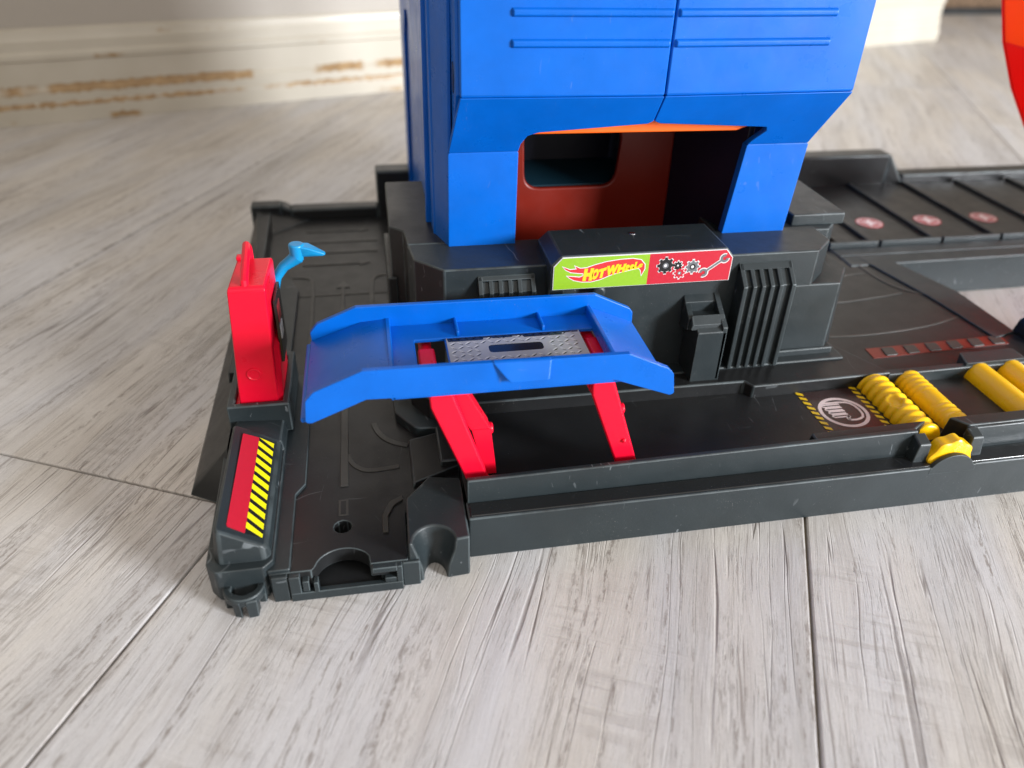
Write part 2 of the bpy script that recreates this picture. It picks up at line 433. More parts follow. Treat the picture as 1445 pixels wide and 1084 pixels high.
def empty(name, loc, label, cat, group=None):
    o = bpy.data.objects.new(name, None); sc.collection.objects.link(o)
    o.location = Vector(loc) * S; o['org'] = tuple(loc); o['label'] = label; o['category'] = cat
    o.empty_display_size = 0.02
    if group: o['group'] = group
    return o
def dup(o, d, parent=None):
    """copy a part (and its sub-parts), moved by d"""
    c = o.copy(); sc.collection.objects.link(c)
    if parent is not None: c.parent = parent
    c.location = o.location + Vector(d) * S
    c['org'] = tuple(Vector(o['org']) + Vector(d))
    for ch in list(o.children):
        k = ch.copy(); sc.collection.objects.link(k); k.parent = c
    return c

# ------------------------------------------------------------------ the setting
fl = bpy.data.objects.new('floor', None); sc.collection.objects.link(fl); fl['kind'] = 'structure'
bs = G().box(-420, 420, -260, 620, -1.6, -0.30); sub = bs.build('underlay', PEDGE, fl, bevel=0)
DIRA = R(64.5)                       # direction the planks run
tv = Vector((math.cos(DIRA), math.sin(DIRA))); sv = Vector((tv.y, -tv.x))
PW, PL = 34.7, 232.0
plank_mesh = {}
def plank_obj(s0, t0, t1, i):
    L = round(t1 - t0, 2)
    if L not in plank_mesh:
        g = G(); gap = 0.075
        g.box(gap, PW - gap, gap, L - gap, -1.5, 0)
        bm = g.bm; bmesh.ops.recalc_face_normals(bm, faces=bm.faces[:])
        top = [e for e in bm.edges if all(abs(v.co.z) < 1e-6 for v in e.verts)]
        bmesh.ops.bevel(bm, geom=top, offset=0.12, segments=2, affect='EDGES', profile=0.6)
        for v in bm.verts: v.co *= S
        me = bpy.data.meshes.new('plank'); bm.to_mesh(me); bm.free(); me.materials.append(WOOD)
        plank_mesh[L] = me
    o = bpy.data.objects.new('plank', plank_mesh[L]); sc.collection.objects.link(o); o.parent = fl
    pos = sv * s0 + tv * t0
    o.location = (pos.x * S, pos.y * S, 0); o.rotation_euler = (0, 0, DIRA - math.pi / 2)
    return o
random.seed(5)
for i in range(-9, 9):
    s0 = -25.3 + PW * i
    end = {-1: 30.3, 0: -45.0 + 96, 1: 175.0, 2: 150.0, -2: 175.0}.get(i, random.uniform(0, PL))
    if i == 0: end = 62.0
    k0 = end
    while k0 > -300: k0 -= PL
    while k0 < 470:
        plank_obj(s0, k0, k0 + PL, i); k0 += PL

# wall with stepped skirting board
A = Vector((-54.4, 128.5)); D = Vector((201.5, 64.5)).normalized(); Nn = Vector((D.y, -D.x))   # Nn points to the room
def wallpt(a, p, z): q = A + D * a + Nn * p; return (q.x, q.y, z)
wall = G()
L0, L1 = -190, 212
wall.prism([(0, 0), (-14, 0), (-14, 260), (0, 260)], 0, 0, fa=lambda u, v: wallpt(L0, u - 1.6, v), fb=lambda u, v: wallpt(L1 - 1, u - 1.6, v))
wo = wall.build('wall', WALLM, None, bevel=0, smooth=False, kind='structure')
prof = [(0, 0), (0.5, 0), (0.5, 2.3), (0.25, 2.8), (0.0, 2.9), (0.0, 4.4), (-0.35, 4.9), (-0.5, 5.1), (-0.5, 8.6), (-0.2, 8.9), (-0.2, 9.6), (-0.6, 10.0), (-0.6, 11.4), (-0.9, 11.9), (-1.0, 12.8), (-1.55, 13.1), (-1.58, 13.1), (-1.58, 0)]
sk = G().prism(prof, 0, 0, fa=lambda u, v: wallpt(L0, u, v), fb=lambda u, v: wallpt(L1, u, v))
sk.build('skirting_board', SKIRT, wo, bevel=0.12, ang=25)
# low brown upholstered base past the end of the wall
fb_ = empty('furniture_base', (200, 245, 0), 'brown speckled base of a piece of furniture standing past the end of the skirting board', 'furniture')
G().box(172, 250, 233, 300, 2.0, 60).build('upholstered_side', CARPET, fb_, bevel=1.0, seg=3)
G().box(173, 249, 234.5, 299, 0.0, 2.0).build('plinth', DARKD, fb_, bevel=0.2)

# ------------------------------------------------------------------ the toy garage
toy = empty('toy_garage', (17, 56, 0), 'blue, red and charcoal plastic toy garage with a lift ramp on the laminate floor', 'toy garage')

# --- left deck
hole = arc(-3.25, 33.6, 0.52, 0, 330, 11)
outer = [(-7.2, 30.45), (-6.2, 30.45), (-4.95, 30.45)] + [(-3.2 + 1.55 * math.cos(R(a)), 30.5 + 1.35 * math.sin(R(a))) for a in range(170, 25, -12)] + [(-1.75, 30.45), (0.05, 30.45), (0.34, 30.45), (0.42, 34.2), (1.9, 36.1), (4.0, 36.1), (4.0, 46), (1.5, 50), (1.5, 81.5), (-11.5, 81.5), (-11.5, 50), (-7.2, 49)]
G().prism(outer, 0.9, 1.9, holes=[hole]).build('left_deck', DARKD, toy, bevel=0.05)
u = G()
u.box(-7.2, 0.3, 32.4, 36.1, 0.02, 0.88); u.box(-7.2, 4.0, 36.15, 45.99, 0.02, 0.88); u.box(-11.4, 1.4, 46, 81.4, 0.02, 0.88)
u.box(-7.2, -5.4, 30.5, 32.6, 0.02, 0.88); u.box(-1.2, 0.3, 30.55, 32.35, 0.02, 0.88)
u.build('deck_underframe', DARK, toy, bevel=0.05)
s_ = G()
s_.box(-6.15, 0.0, 30.05, 30.4, 0.0, 0.62); s_.box(-6.15, -5.55, 30.05, 30.44, 0.6, 1.86)
s_.box(-0.32, 0.0, 30.05, 30.44, 0.6, 1.86); s_.box(-1.65, -0.3, 30.05, 30.44, 1.5, 1.86); s_.box(-1.0, -0.3, 30.12, 30.44, 0.6, 0.95)
s_.build('deck_front_bar', DARK, toy, bevel=0.05)
G().box(-5.5, -0.4, 30.4, 32.3, 0.1, 0.45).build('deck_socket_floor', DARKD, toy, bevel=0.05)
G().box(-5.45, -5.1, 30.02, 30.5, 0.75, 1.5).box(-4.85, -4.6, 30.0, 30.5, 0.6, 1.35).build('socket_rib', DARK, toy, bevel=0.04)
G().box(-7.1, -6.2, 30.15, 30.6, 0.0, 1.86).build('deck_front_corner', DARK, toy, bevel=0.08)
# raised strip along the console
G().prism(rpoly([(-7.3, 30.5), (-6.05, 30.5), (-6.05, 36.6), (-5.5, 37.5), (-5.5, 50), (-7.3, 50)], .15), 1.85, 2.12).build('deck_edge_strip', DARK, toy, bevel=0.06)
G().prism([(-8.2, 50), (-7.25, 50), (-7.25, 64), (-8.0, 66), (-9.6, 68), (-9.6, 66)], 1.85, 2.25).build('deck_edge_strip', DARK, toy, bevel=0.06)
# embossed road markings
em = G()
em.box(-3.42, -2.92, 37.1, 46.5, 1.88, 1.97)
road = [(-2.95, 40.2), (-2.75, 39.4), (-2.3, 38.75), (-1.6, 38.35), (0.3, 38.55)]
def ribbon(g, pts, wd, z0, z1, smooth=2):
    for _ in range(smooth):
        if len(pts) < 3: break
        q = [pts[0]]
        for a, b in zip(pts, pts[1:]):
            q += [(a[0] * .75 + b[0] * .25, a[1] * .75 + b[1] * .25), (a[0] * .25 + b[0] * .75, a[1] * .25 + b[1] * .75)]
        pts = q + [pts[-1]]
    P = [Vector(p) for p in pts]; Lf = []; Rt = []
    for i, p in enumerate(P):
        d = (P[min(i + 1, len(P) - 1)] - P[max(i - 1, 0)]).normalized(); n = Vector((-d.y, d.x)) * wd / 2
        Lf.append(tuple(p + n)); Rt.append(tuple(p - n))
    g.prism(Lf + Rt[::-1], z0, z1)
ribbon(em, road, 0.34, 1.88, 1.96)
ribbon(em, [(-1.2, 43.4), (-0.9, 42.2), (-0.2, 41.2), (1.0, 40.6)], 0.4, 1.88, 1.97)
em.prism([(-0.95, 32.7), (-0.62, 32.7), (-0.6, 34.0), (-0.2, 34.9), (0.35, 35.3), (0.3, 35.7), (-0.5, 35.2), (-0.95, 34.1)], 1.88, 2.02)
for y in (75.2, 72.6): em.box(-7.6, 0.0, y - .16, y + .16, 1.88, 1.97)
for y in (78.0, 69.8):
    em.box(-7.2, -1.7, y - .14, y + .14, 1.88, 1.97)
    em.prism([(-1.8, y - .5), (-0.8, y), (-1.8, y + .5)], 1.88, 1.97)
em.box(-3.5, -3.2, 51, 64.6, 1.88, 1.97); em.prism([(-3.95, 64.6), (-2.75, 64.6), (-3.35, 66.0)], 1.88, 1.97)
ribbon(em, [(-8.0, 67.2), (-6.6, 67.1), (-6.0, 66.2), (-5.9, 52)], 0.3, 1.88, 1.97)
ribbon(em, [(-0.85, 54), (-0.85, 65.6), (-0.3, 66.9), (0.8, 67.0)], 0.4, 1.88, 1.97)
em.box(-7.3, 1.0, 63.2, 63.45, 1.88, 1.95)
em.build('embossed_road_lines', RUB, toy, bevel=0.03)
G().box(-3.5, -2.92, 34.5, 35.9, 1.885, 1.925).build('lane_dash', RUB, toy, bevel=0.01)
G().box(-3.36, -3.06, 34.64, 35.76, 1.89, 1.94).build('lane_dash_centre', DARKD, toy, bevel=0.0)
G().prism(arc(-3.25, 33.6, 0.49, 0, 345, 23), 0.86, 0.93).build('hole_bottom', S_BLK, toy, bevel=0)

# hinge hatch between deck and trough
h = G()
h.hull([(1.0, 36.3, 1.85), (1.0, 41.0, 1.85), (4.1, 37.5, 1.85), (3.9, 41.6, 1.85), (1.08, 36.45, 2.2), (1.08, 40.9, 2.2), (4.1, 37.6, 2.35), (3.95, 41.5, 2.35)])
h.box(2.9, 4.1, 37.7, 41.4, 2.2, 2.75)
h.build('hinge_hatch', DARKD, toy, bevel=0.12)
# arched connector block
ab = G()
def notch(x0, x1, yd, z, yf=30.45):
    cx_ = (x0 + x1) / 2; r = (x1 - x0) / 2
    a = arc(cx_, yf, r, 180, 0, 12, ry=yd - yf)
    return [(p[0], p[1], z) for p in [(0.4, yf)] + a + [(3.85, yf + .1), (3.9, 35.6), (2.0, 36.0), (0.5, 34.2)]]
for A_, B_ in ((notch(1.2, 2.5, 31.7, 0.0), notch(1.15, 2.6, 31.6, 1.0)), (notch(1.15, 2.6, 31.6, 1.001), notch(0.85, 2.95, 31.55, 2.2)), (notch(0.85, 2.95, 31.55, 2.201), notch(0.62, 3.05, 31.75, 3.05))):
    ab.loft(A_, B_)
bmesh.ops.remove_doubles(ab.bm, verts=ab.bm.verts[:], dist=0.004)
inner = [f for f in ab.bm.faces if abs(f.normal.z) > .9 and .5 < f.calc_center_median().z < 2.6]
bmesh.ops.delete(ab.bm, geom=inner, context='FACES_ONLY')
ab.build('arched_connector', DARK, toy, bevel=0.14, seg=3)
G().box(0.0, 1.0, 30.25, 31.6, 0.0, 1.85).build('connector_foot', DARK, toy, bevel=0.08)

# --- left console
c_ = G()
c_.prism(rpoly([(-10.45, 31.1), (-9.9, 30.45), (-7.4, 30.45), (-6.9, 31.0), (-6.9, 50), (-10.9, 50)], .25, 3), 0.35, 2.5)
c_.hull([(-10.35, 31.3, 0.0), (-9.8, 30.7, 0.0), (-7.4, 30.7, 0), (-7.0, 40, 0), (-10.6, 46, 0), (-10.45, 31.2, .6), (-7.0, 30.8, .6), (-10.7, 46, 1.2), (-7, 46, 1.2)])
c_.build('console_base', DARK, toy, bevel=0.16, seg=3)
c_ = G()
c_.hull([(-10.05, 31.5, 2.4), (-9.7, 30.95, 2.4), (-7.3, 30.95, 2.4), (-7.0, 31.3, 2.4), (-10.2, 41.8, 2.4), (-7.0, 41.4, 2.4),
         (-9.55, 31.25, 4.7), (-7.35, 31.15, 3.4), (-7.15, 31.4, 3.25), (-7.1, 40.6, 3.25), (-9.75, 40.9, 4.7), (-9.75, 31.6, 4.7)])
c_.build('console_hood', DARK, toy, bevel=0.2, seg=3)
c_ = G()
c_.hull([(-10.4, 40.5, 2.4), (-6.9, 40.5, 2.4), (-10.4, 43.4, 2.4), (-6.9, 43.4, 2.4), (-9.9, 40.9, 3.9), (-7.1, 40.9, 3.0), (-10.0, 43.0, 3.4), (-7.0, 43.0, 3.2)])
c_.prism([(-10.5, 42.9), (-6.5, 42.9), (-6.5, 49.6), (-10.5, 49.6)], 2.3, 4.55, holes=[[(-10.0, 43.35), (-6.95, 43.35), (-6.95, 49.0), (-10.0, 49.0)]])
c_.build('pump_socket', DARK, toy, bevel=0.12, seg=3)
G().box(-10.1, -6.9, 43.3, 49.1, 2.4, 4.2).build('pump_foot', RED, toy, bevel=0.08)
# sticker on the console: red half, yellow and black hazard half
def con(u, v, lift=0.03):          # u across 0..1, v along 0..1 on the sloping hood
    X = -9.12 + u * 1.72; Y = 31.75 + v * 8.45
    z = 4.7 - (X + 9.55) * (1.45 / 2.4)
    return (X, Y, z + lift)
G().prism(rpoly([(0, 0.015), (0.52, 0.0), (0.52, 1.0), (0.0, 0.985)], 0.03), 0, 0, fa=lambda u, v: con(u, v, .0), fb=lambda u, v: con(u, v, .05)).build('red_sticker', S_RED, toy, bevel=0)
G().prism([(0.52, 0.0), (1.0, 0.0), (1.0, 1.0), (0.52, 1.0)], 0, 0, fa=lambda u, v: con(u, v, .0), fb=lambda u, v: con(u, v, .05)).build('hazard_sticker', S_BLK, toy, bevel=0)
hz = bpy.data.objects['hazard_sticker']
sg = G(); per = 1 / 10.5
for k in range(-1, 12):
    v0 = k * per; pts = [(0.52, v0 + .5 * per), (0.52, v0 + 1.08 * per), (1.0, v0 + .35 * per), (1.0, v0 - .23 * per)]
    pts = [(u, min(1, max(0, v))) for u, v in pts]
    q = []
    for p in pts:
        if not q or (abs(p[0] - q[-1][0]) > 1e-6 or abs(p[1] - q[-1][1]) > 1e-6): q.append(p)
    if len(q) < 3 or max(p[1] for p in q) - min(p[1] for p in q) < .02: continue
    sg.prism(q, 0, 0, fa=lambda u, v: con(u, v, .04), fb=lambda u, v: con(u, v, .062))
sg.build('hazard_stripes', S_YEL, hz, bevel=0)
# hook at the front corner
cl = G()
cl.prism(arc(-8.55, 30.3, 1.1, 180, 360, 12, ry=1.05) + arc(-8.55, 30.3, 0.72, 360, 180, 12, ry=0.62), 0.9, 1.45)
cl.box(-9.65, -9.2, 30.1, 30.9, 0.0, 1.4); cl.box(-7.85, -7.45, 30.1, 30.9, 0.2, 1.4)
cl.hull([(-9.1, 29.45, 0.0), (-8.7, 29.3, 0.0), (-9.15, 29.4, 1.3), (-8.7, 29.2, 1.3), (-9.0, 29.9, 0), (-8.75, 29.8, 0), (-9.0, 30.0, 1.3), (-8.7, 29.8, 1.3)])
cl.hull([(-8.35, 29.25, 0.0), (-7.85, 29.3, 0.0), (-8.4, 29.2, 1.3), (-7.8, 29.3, 1.3), (-8.3, 29.8, 0), (-7.8, 29.9, 0), (-8.3, 29.9, 1.3), (-7.8, 30.0, 1.3)])
cl.build('connector_hook', DARK, toy, bevel=0.08, seg=3)

# side skirt and left rim
sk = G()
sk.hull([(-13.1, 39.9, 0), (-13.1, 60.0, 0), (-10.3, 38.2, 0), (-10.3, 60.0, 0), (-12.7, 40.6, .8), (-12.7, 60.0, .8), (-10.4, 40.6, 3.0), (-10.6, 60.0, 3.0)])
sk.hull([(-13.1, 60.05, 0), (-13.1, 83.6, 0), (-10.3, 60.05, 0), (-10.3, 83.6, 0), (-12.7, 60.05, .8), (-13.0, 83.6, 1.2), (-10.6, 60.05, 3.0), (-10.4, 60.05, 3.0), (-12.4, 83.6, 3.0), (-11.0, 83.6, 3.0)])
sk.build('side_skirt', DARKD, toy, bevel=0.12)
G().hull([(-11.6, 49.8, 1.8), (-7.4, 49.8, 1.8), (-11.5, 49.8, 2.9), (-10, 49.8, 2.9), (-11.6, 60, 1.8), (-9.8, 60, 1.8), (-11.5, 60, 2.8), (-10.5, 60, 2.8)]).build('side_rim', DARKD, toy, bevel=0.1)
bw = G()
bw.box(-13.0, -9.8, 81.6, 83.4, 0, 3.6); bw.hull([(-9.8, 81.6, 0), (-9.8, 83.4, 0), (-9.8, 81.6, 3.6), (-9.8, 83.4, 3.6), (-8.9, 81.6, 0), (-8.9, 83.4, 0), (-8.9, 81.6, 3.1), (-8.9, 83.4, 3.1)])
bw.box(-8.9, 0.4, 81.6, 83.4, 0, 3.1); bw.box(0.4, 61.0, 81.2, 83.6, 0, 7.1)
bw.hull([(61.0, 81.2, 0), (61.0, 83.6, 0), (61, 81.2, 7.1), (61, 83.6, 7.1), (63.6, 81.2, 0), (63.6, 83.6, 0), (63.4, 81.2, 3.8), (63.4, 83.6, 3.8)])
bw.box(63.5, 96, 81.4, 83.6, 0, 4.5)
bw.hull([(-12.2, 76, 1.9), (-12.2, 81.7, 1.9), (-6.5, 81.7, 1.9), (-12.4, 81.7, 3.2), (-11.0, 81.7, 3.0)])
bw.build('back_wall', DARKD, toy, bevel=0.22, seg=3)
G().box(1.4, 46, 46, 81.3, 0, 3.5).build('centre_base', DARKD, toy, bevel=0.1)

# --- front rail, trough
r_ = G()
r_.prism(rpoly([(3.95, 31.82), (96, 32.4), (96, 33.9), (3.95, 33.3)], .12), 0.0, 3.12)
r_.build('front_face', DARK, toy, bevel=0.14, seg=3)
r_ = G(); r_.prism([(4.1, 31.98), (96, 32.56), (96, 33.5), (4.1, 33.1)], 3.05, 3.2)
r_.build('front_ledge', GLOSS, toy, bevel=0.05)
def rail_y(x): return 33.1 + (x - 4) * 0.012
rl = G()
for x0, x1 in ((4.05, 33.1), (36.9, 96)):
    a, b = rail_y(x0), rail_y(x1)
    rl.hull([(x0, a, 3.0), (x1, b, 3.0), (x0, a + .55, 3.0), (x1, b + .55, 3.0), (x0, a + .12, 4.75), (x1, b + .12, 4.95), (x0, a + .5, 4.75), (x1, b + .5, 4.95)])
rl.build('front_rail', DARK, toy, bevel=0.09, seg=3)
rl = G()
rl.hull([(26.0, 33.6, 3.0), (32.9, 33.8, 3), (26.0, 34.7, 3.0), (34.6, 34.8, 3.0), (26.3, 33.6, 4.72), (32.9, 33.8, 4.8), (26.3, 34.6, 4.72), (34.4, 34.7, 4.8)])
rl.hull([(37.0, 33.8, 3.0), (96, 34.5, 3), (36.0, 34.9, 3.0), (96, 35.5, 3.0), (37.0, 33.8, 4.85), (96, 34.5, 4.95), (36.2, 34.8, 4.85), (96, 35.4, 4.95)])
rl.build('inner_rail', DARKD, toy, bevel=0.1, seg=3)
rl = G()
rl.hull([(32.6, 32.6, 3.1), (33.6, 32.6, 3.1), (32.6, 33.6, 3.1), (33.6, 33.6, 3.1), (32.8, 32.7, 4.5), (33.6, 32.7, 4.5), (32.8, 33.6, 4.8), (33.6, 33.6, 4.8)])
rl.hull([(36.6, 32.7, 3.1), (37.6, 32.7, 3.1), (36.6, 33.6, 3.1), (37.6, 33.6, 3.1), (36.6, 32.8, 4.6), (37.4, 32.8, 4.6), (36.6, 33.6, 4.85), (37.4, 33.6, 4.85)])
rl.build('crank_cheek', DARK, toy, bevel=0.1, seg=3)
br = G().prism([(33.5, 3.1)] + arc(35.1, 2.3, 1.7, 152, 28, 12) + [(36.8, 3.1), (36.8, 2.6), (33.5, 2.6)], 31.98, 32.3, 'y')
br.build('crank_guard', DARK, toy, bevel=0.08, seg=3)
G().prism([(5.6, 33.4), (96, 34.4), (96, 41.6), (5.6, 41.6)], 1.2, 3.3).build('trough_floor', DARKD, toy, bevel=0.05)
G().hull([(4.05, 33.4, 0.1), (5.7, 33.4, 0.1), (4.05, 41.5, 0.1), (5.7, 41.5, .1), (4.05, 33.4, 3.1), (5.7, 33.4, 3.26), (4.05, 41.5, 3.1), (5.7, 41.5, 3.26)]).build('trough_end', DARKD, toy, bevel=0.05)

# --- platform in front of the building
pf = G()
pf.prism(rpoly([(1.4, 49), (1.5, 44.5), (2.6, 42.5), (5.0, 41.55), (24.9, 41.5), (25.3, 40.8), (36.2, 41.1), (33.4, 46.4), (33.4, 52), (1.4, 52)], .6, 4, skip=(4, 5, 6, 7, 8)), 0.1, 4.3)
pf.build('platform', DARKD, toy, bevel=0.12, seg=3)
pf = G()
pf.prism(rpoly([(0.2, 48), (0.3, 43.6), (1.6, 41.6), (5.2, 41.2), (6.5, 42), (6.5, 49)], .7, 4), 0.1, 2.6)
pf.prism([(23.2, 43.15), (33.6, 43.3), (33.6, 46), (23.2, 46)], 4.25, 4.48)
pf.prism([(28.4, 44.0), (33.0, 44.1), (33.0, 46), (28.4, 46)], 4.4, 4.95)
pf.prism([(4.5, 43.0), (21.0, 43.0), (21.0, 46), (4.5, 46)], 4.25, 4.45)
pf.build('platform_step', DARK, toy, bevel=0.09, seg=2)

# --- building block
bd = G()
bd.prism([(2.25, 46.2), (4.05, 44.35), (30.0, 44.35), (31.7, 46.0), (31.7, 48.6), (2.0, 48.6)], 4.2, 12.8)
bd.build('building_front', DARK, toy, bevel=0.12, seg=3)
bd = G()
bd.prism([(2.0, 48.61), (9.45, 48.61), (9.45, 61.3), (1.0, 61.3), (0.9, 51.95), (1.85, 51.0), (2.0, 49.4)], 0.2, 12.82)
bd.box(0.6, 1.3, 51.5, 60.0, 1.8, 9.0)
bd.build('building_left_wing', DARKD, toy, bevel=0.12, seg=3)
bd = G()
bd.prism([(24.3, 48.61), (33.2, 48.61), (34.3, 49.8), (34.3, 57), (24.3, 60)], 0.2, 12.5)
bd.prism([(30.5, 49.4), (34.75, 49.4), (34.75, 57.2), (30.5, 57.2)], 12.45, 13.35)
bd.build('building_right_wing', DARK, toy, bevel=0.12, seg=3)
bd = G()
bd.hull([(28, 44.30, 4.2), (32.4, 44.30, 4.2), (33.6, 45.6, 4.2), (33.6, 49.5, 4.2), (28, 49.5, 4.2), (28, 44.33, 10.2), (32.3, 44.33, 10.2), (34.0, 46.6, 10.2), (34.0, 49.5, 10.2), (28, 49.5, 10.2)])
bd.build('building_corner', DARK, toy, bevel=0.12, seg=3)
G().box(9.4, 24.4, 57, 61, 3.5, 12.6).build('building_rear', DARKD, toy, bevel=0.1)

# sign canopy
cn = G()
cn.prism([(10.7, 11.55), (23.0, 11.55), (23.0, 13.35), (22.45, 13.98), (11.35, 13.98), (10.7, 13.35)], 43.0, 47.2, 'y')
cn.build('sign_canopy', DARK, toy, bevel=0.1, seg=3)
cn = G().prism([(10.75, 4.2), (11.8, 4.2), (11.8, 11.7), (10.75, 11.7)], 43.5, 44.6, 'y')
cn.build('canopy_buttress', DARK, toy, bevel=0.1)
G().prism(arc(16.9, 46.0, 0.22, 0, 345, 15), 13.9, 14.02).build('rivet', SCREW, toy, bevel=0.03)
G().lathe_y([(43.8, .5), (43.6, .45), (43.5, .3)], 14.2, 10.95, 20).build('screw_boss', DARK, toy, bevel=0.03)

# sign panel with its printing
SX, SZ, SY = 10.84, 11.66, 42.97
sgn = G().prism([(10.84, 11.66), (22.9, 11.66), (22.9, 13.30), (22.38, 13.9), (11.4, 13.9), (10.84, 13.30)], 42.93, 43.02, 'y').build('sign_panel', S_WHT, toy, bevel=0.02)
G().prism([(10.90, 11.70), (17.15, 11.70), (17.15, 13.84), (11.42, 13.84), (10.90, 13.27)], 42.915, 42.935, 'y').build('green_field', S_GREEN, sgn, bevel=0)
G().prism([(17.15, 11.70), (22.85, 11.70), (22.85, 13.28), (22.36, 13.86), (17.15, 13.84)], 42.915, 42.935, 'y').build('red_field', S_RED, sgn, bevel=0)
def L(x, y):      # measured lettering coordinates -> sign plane
    return (SX + (x - 135) / 97.5, SZ + (325 - 0.0485 * (x - 135) - y) / 98.0)
def offset(poly, d):
    a = sum(poly[i - 1][0] * poly[i][1] - poly[i][0] * poly[i - 1][1] for i in range(len(poly)))
    sgn_ = 1 if a > 0 else -1; out = []
    for i in range(len(poly)):
        p = Vector(poly[i]); e0 = (p - Vector(poly[i - 1])).normalized(); e1 = (Vector(poly[(i + 1) % len(poly)]) - p).normalized()
        n = Vector((e0.y + e1.y, -e0.x - e1.x))
        if n.length < .2: n = n.normalized() * 1.0 if n.length > 1e-4 else Vector((0, 0))
        else:
            n.normalize(); n = n / max(.45, n.dot(Vector((e0.y, -e0.x))))
        out.append(tuple(p + n * d * sgn_))
    return out
flame = [(196, 166), (240, 184), (284, 180), (272, 160), (305, 176), (345, 172), (400, 152), (470, 132), (560, 117), (640, 111), (695, 120), (722, 150), (724, 182), (708, 222), (700, 190), (684, 174), (640, 184), (600, 194), (520, 214), (440, 250), (380, 266), (320, 266), (270, 255), (240, 238), (226, 228), (262, 232), (305, 236), (332, 224), (326, 208), (296, 206), (246, 200), (214, 184)]
flame = [L(*p) for p in flame]
lg = G().prism(offset(flame, 0.055), 42.908, 42.916, 'y').build('logo_outline', S_WHT, sgn, bevel=0)
G().prism(flame, 42.900, 42.909, 'y').build('logo_flame', S_LRED, sgn, bevel=0)
def glyph(ch):
    cu = bpy.data.curves.new('glyph', 'FONT'); cu.body = ch; cu.offset = 0.085; cu.resolution_u = 3
    ob = bpy.data.objects.new('glyph', cu); sc.collection.objects.link(ob)
    dg = bpy.context.evaluated_depsgraph_get()
    me = bpy.data.meshes.new_from_object(ob.evaluated_get(dg))
    bpy.data.objects.remove(ob)
    vs = [v.co.copy() for v in me.vertices]; fs = [tuple(p.vertices) for p in me.polygons]
    x0 = min(v.x for v in vs); x1 = max(v.x for v in vs); y0 = min(v.y for v in vs); y1 = max(v.y for v in vs)
    bpy.data.meshes.remove(me)
    return [((v.x - x0) / (x1 - x0), (v.y - y0) / (y1 - y0)) for v in vs], fs
lets = [('H', 330, 388, 262, 258, 176, 172), ('O', 386, 424, 256, 248, 182, 172), ('T', 424, 470, 246, 236, 182, 166), ('W', 474, 548, 232, 214, 160, 144), ('H', 548, 596, 212, 200, 152, 142), ('e', 598, 626, 198, 191, 153, 148), ('e', 628, 654, 190, 184, 150, 145), ('L', 656, 680, 184, 178, 132, 130), ('s', 682, 706, 176, 170, 146, 142)]
lt = G()
for ch, x0, x1, yb0, yb1, yt0, yt1 in lets:
    vs, fs = glyph(ch); bv = []
    for u_, v_ in vs:
        sh = 9 * v_ * (1 if ch != 'e' else .5)
        x = x0 - 2 + (x1 - x0 + 4) * u_ + sh - 4; yb = yb0 + (yb1 - yb0) * u_; yt = yt0 + (yt1 - yt0) * u_
        px = L(x, yb + (yt - yb) * v_); bv.append(lt.bm.verts.new((px[0], 42.894, px[1])))
    for f in fs:
        try: lt.bm.faces.new([bv[i] for i in f])
        except ValueError: pass
lt.build('lettering', S_LET, sgn, bevel=0, smooth=False)
def gear(g, c, r, teeth, y0, y1, rin=None, tw=.5):
    pts = []
    for k in range(teeth):
        a = 2 * math.pi * k / teeth; d = 2 * math.pi / teeth
        for f, rr in ((-.30, .76), (-.18, 1.0), (.18, 1.0), (.30, .76)):
            pts.append((c[0] + r * rr * math.cos(a + f * d), c[1] + r * rr * math.sin(a + f * d)))
    hl = [arc(c[0], c[1], rin, 0, 345, 15)] if rin else []
    g.prism(pts, y0, y1, 'y', holes=hl)
def pl(c): return L(*c)
gw = G(); gb = G(); gg = G(); gr_ = G()
for c, r, n in (((862, 160), .60, 8), ((945, 160), .34, 8), ((962, 213), .43, 8), ((1045, 170), .52, 8)):
    gear(gw, pl(c), r + .035, n, 42.905, 42.914)
gear(gb, pl((862, 160)), .58, 8, 42.897, 42.904, .20); gear(gb, pl((945, 160)), .30, 8, 42.897, 42.904, .14)
gear(gg, pl((1045, 170)), .47, 8, 42.897, 42.904, .20)
gear(gr_, pl((962, 213)), .38, 8, 42.897, 42.904, .13)
for c, r in (((862, 160), .20), ((945, 160), .14), ((1045, 170), .20), ((962, 213), .13)):
    cc = pl(c); (gg if c[0] in (862, 962) else gb).prism(arc(cc[0], cc[1], r, 0, 345, 15), 42.890, 42.896, 'y', holes=[arc(cc[0], cc[1], r * .55, 0, 330, 11)])
gw.build('gear_outline', S_WHT, sgn, bevel=0); gb.build('gear_print', S_BLK, sgn, bevel=0)
gg.build('gear_print', S_GRY, sgn, bevel=0); gr_.build('gear_print', S_RED, sgn, bevel=0)
def wrench(r, hw, y0, y1, name, mat):
    a = Vector(pl((1124, 212))); b = Vector(pl((1254, 112))); d = (b - a).normalized(); n = Vector((-d.y, d.x))
    g = G()
    g.prism([tuple(a + d * r * .8 + n * hw), tuple(a + d * r * .8 - n * hw), tuple(b - d * r * .8 - n * hw), tuple(b - d * r * .8 + n * hw)], y0, y1, 'y')
    for c, s in ((a, -1), (b, 1)):
        th = math.atan2(d.y, d.x) + (math.pi if s < 0 else 0)
        o1 = [(c.x + r * math.cos(th + t), c.y + r * math.sin(th + t)) for t in [R(x) for x in range(35, 326, 24)]]
        i1 = [(c.x + r * .45 * math.cos(th + t), c.y + r * .45 * math.sin(th + t)) for t in [R(x) for x in range(325, 34, -29)]]
        g.prism(o1 + i1, y0 - .002, y1, 'y')
    g.build(name, mat, sgn, bevel=0)
wrench(.36, .12, 42.904, 42.914, 'wrench_outline', S_WHT)
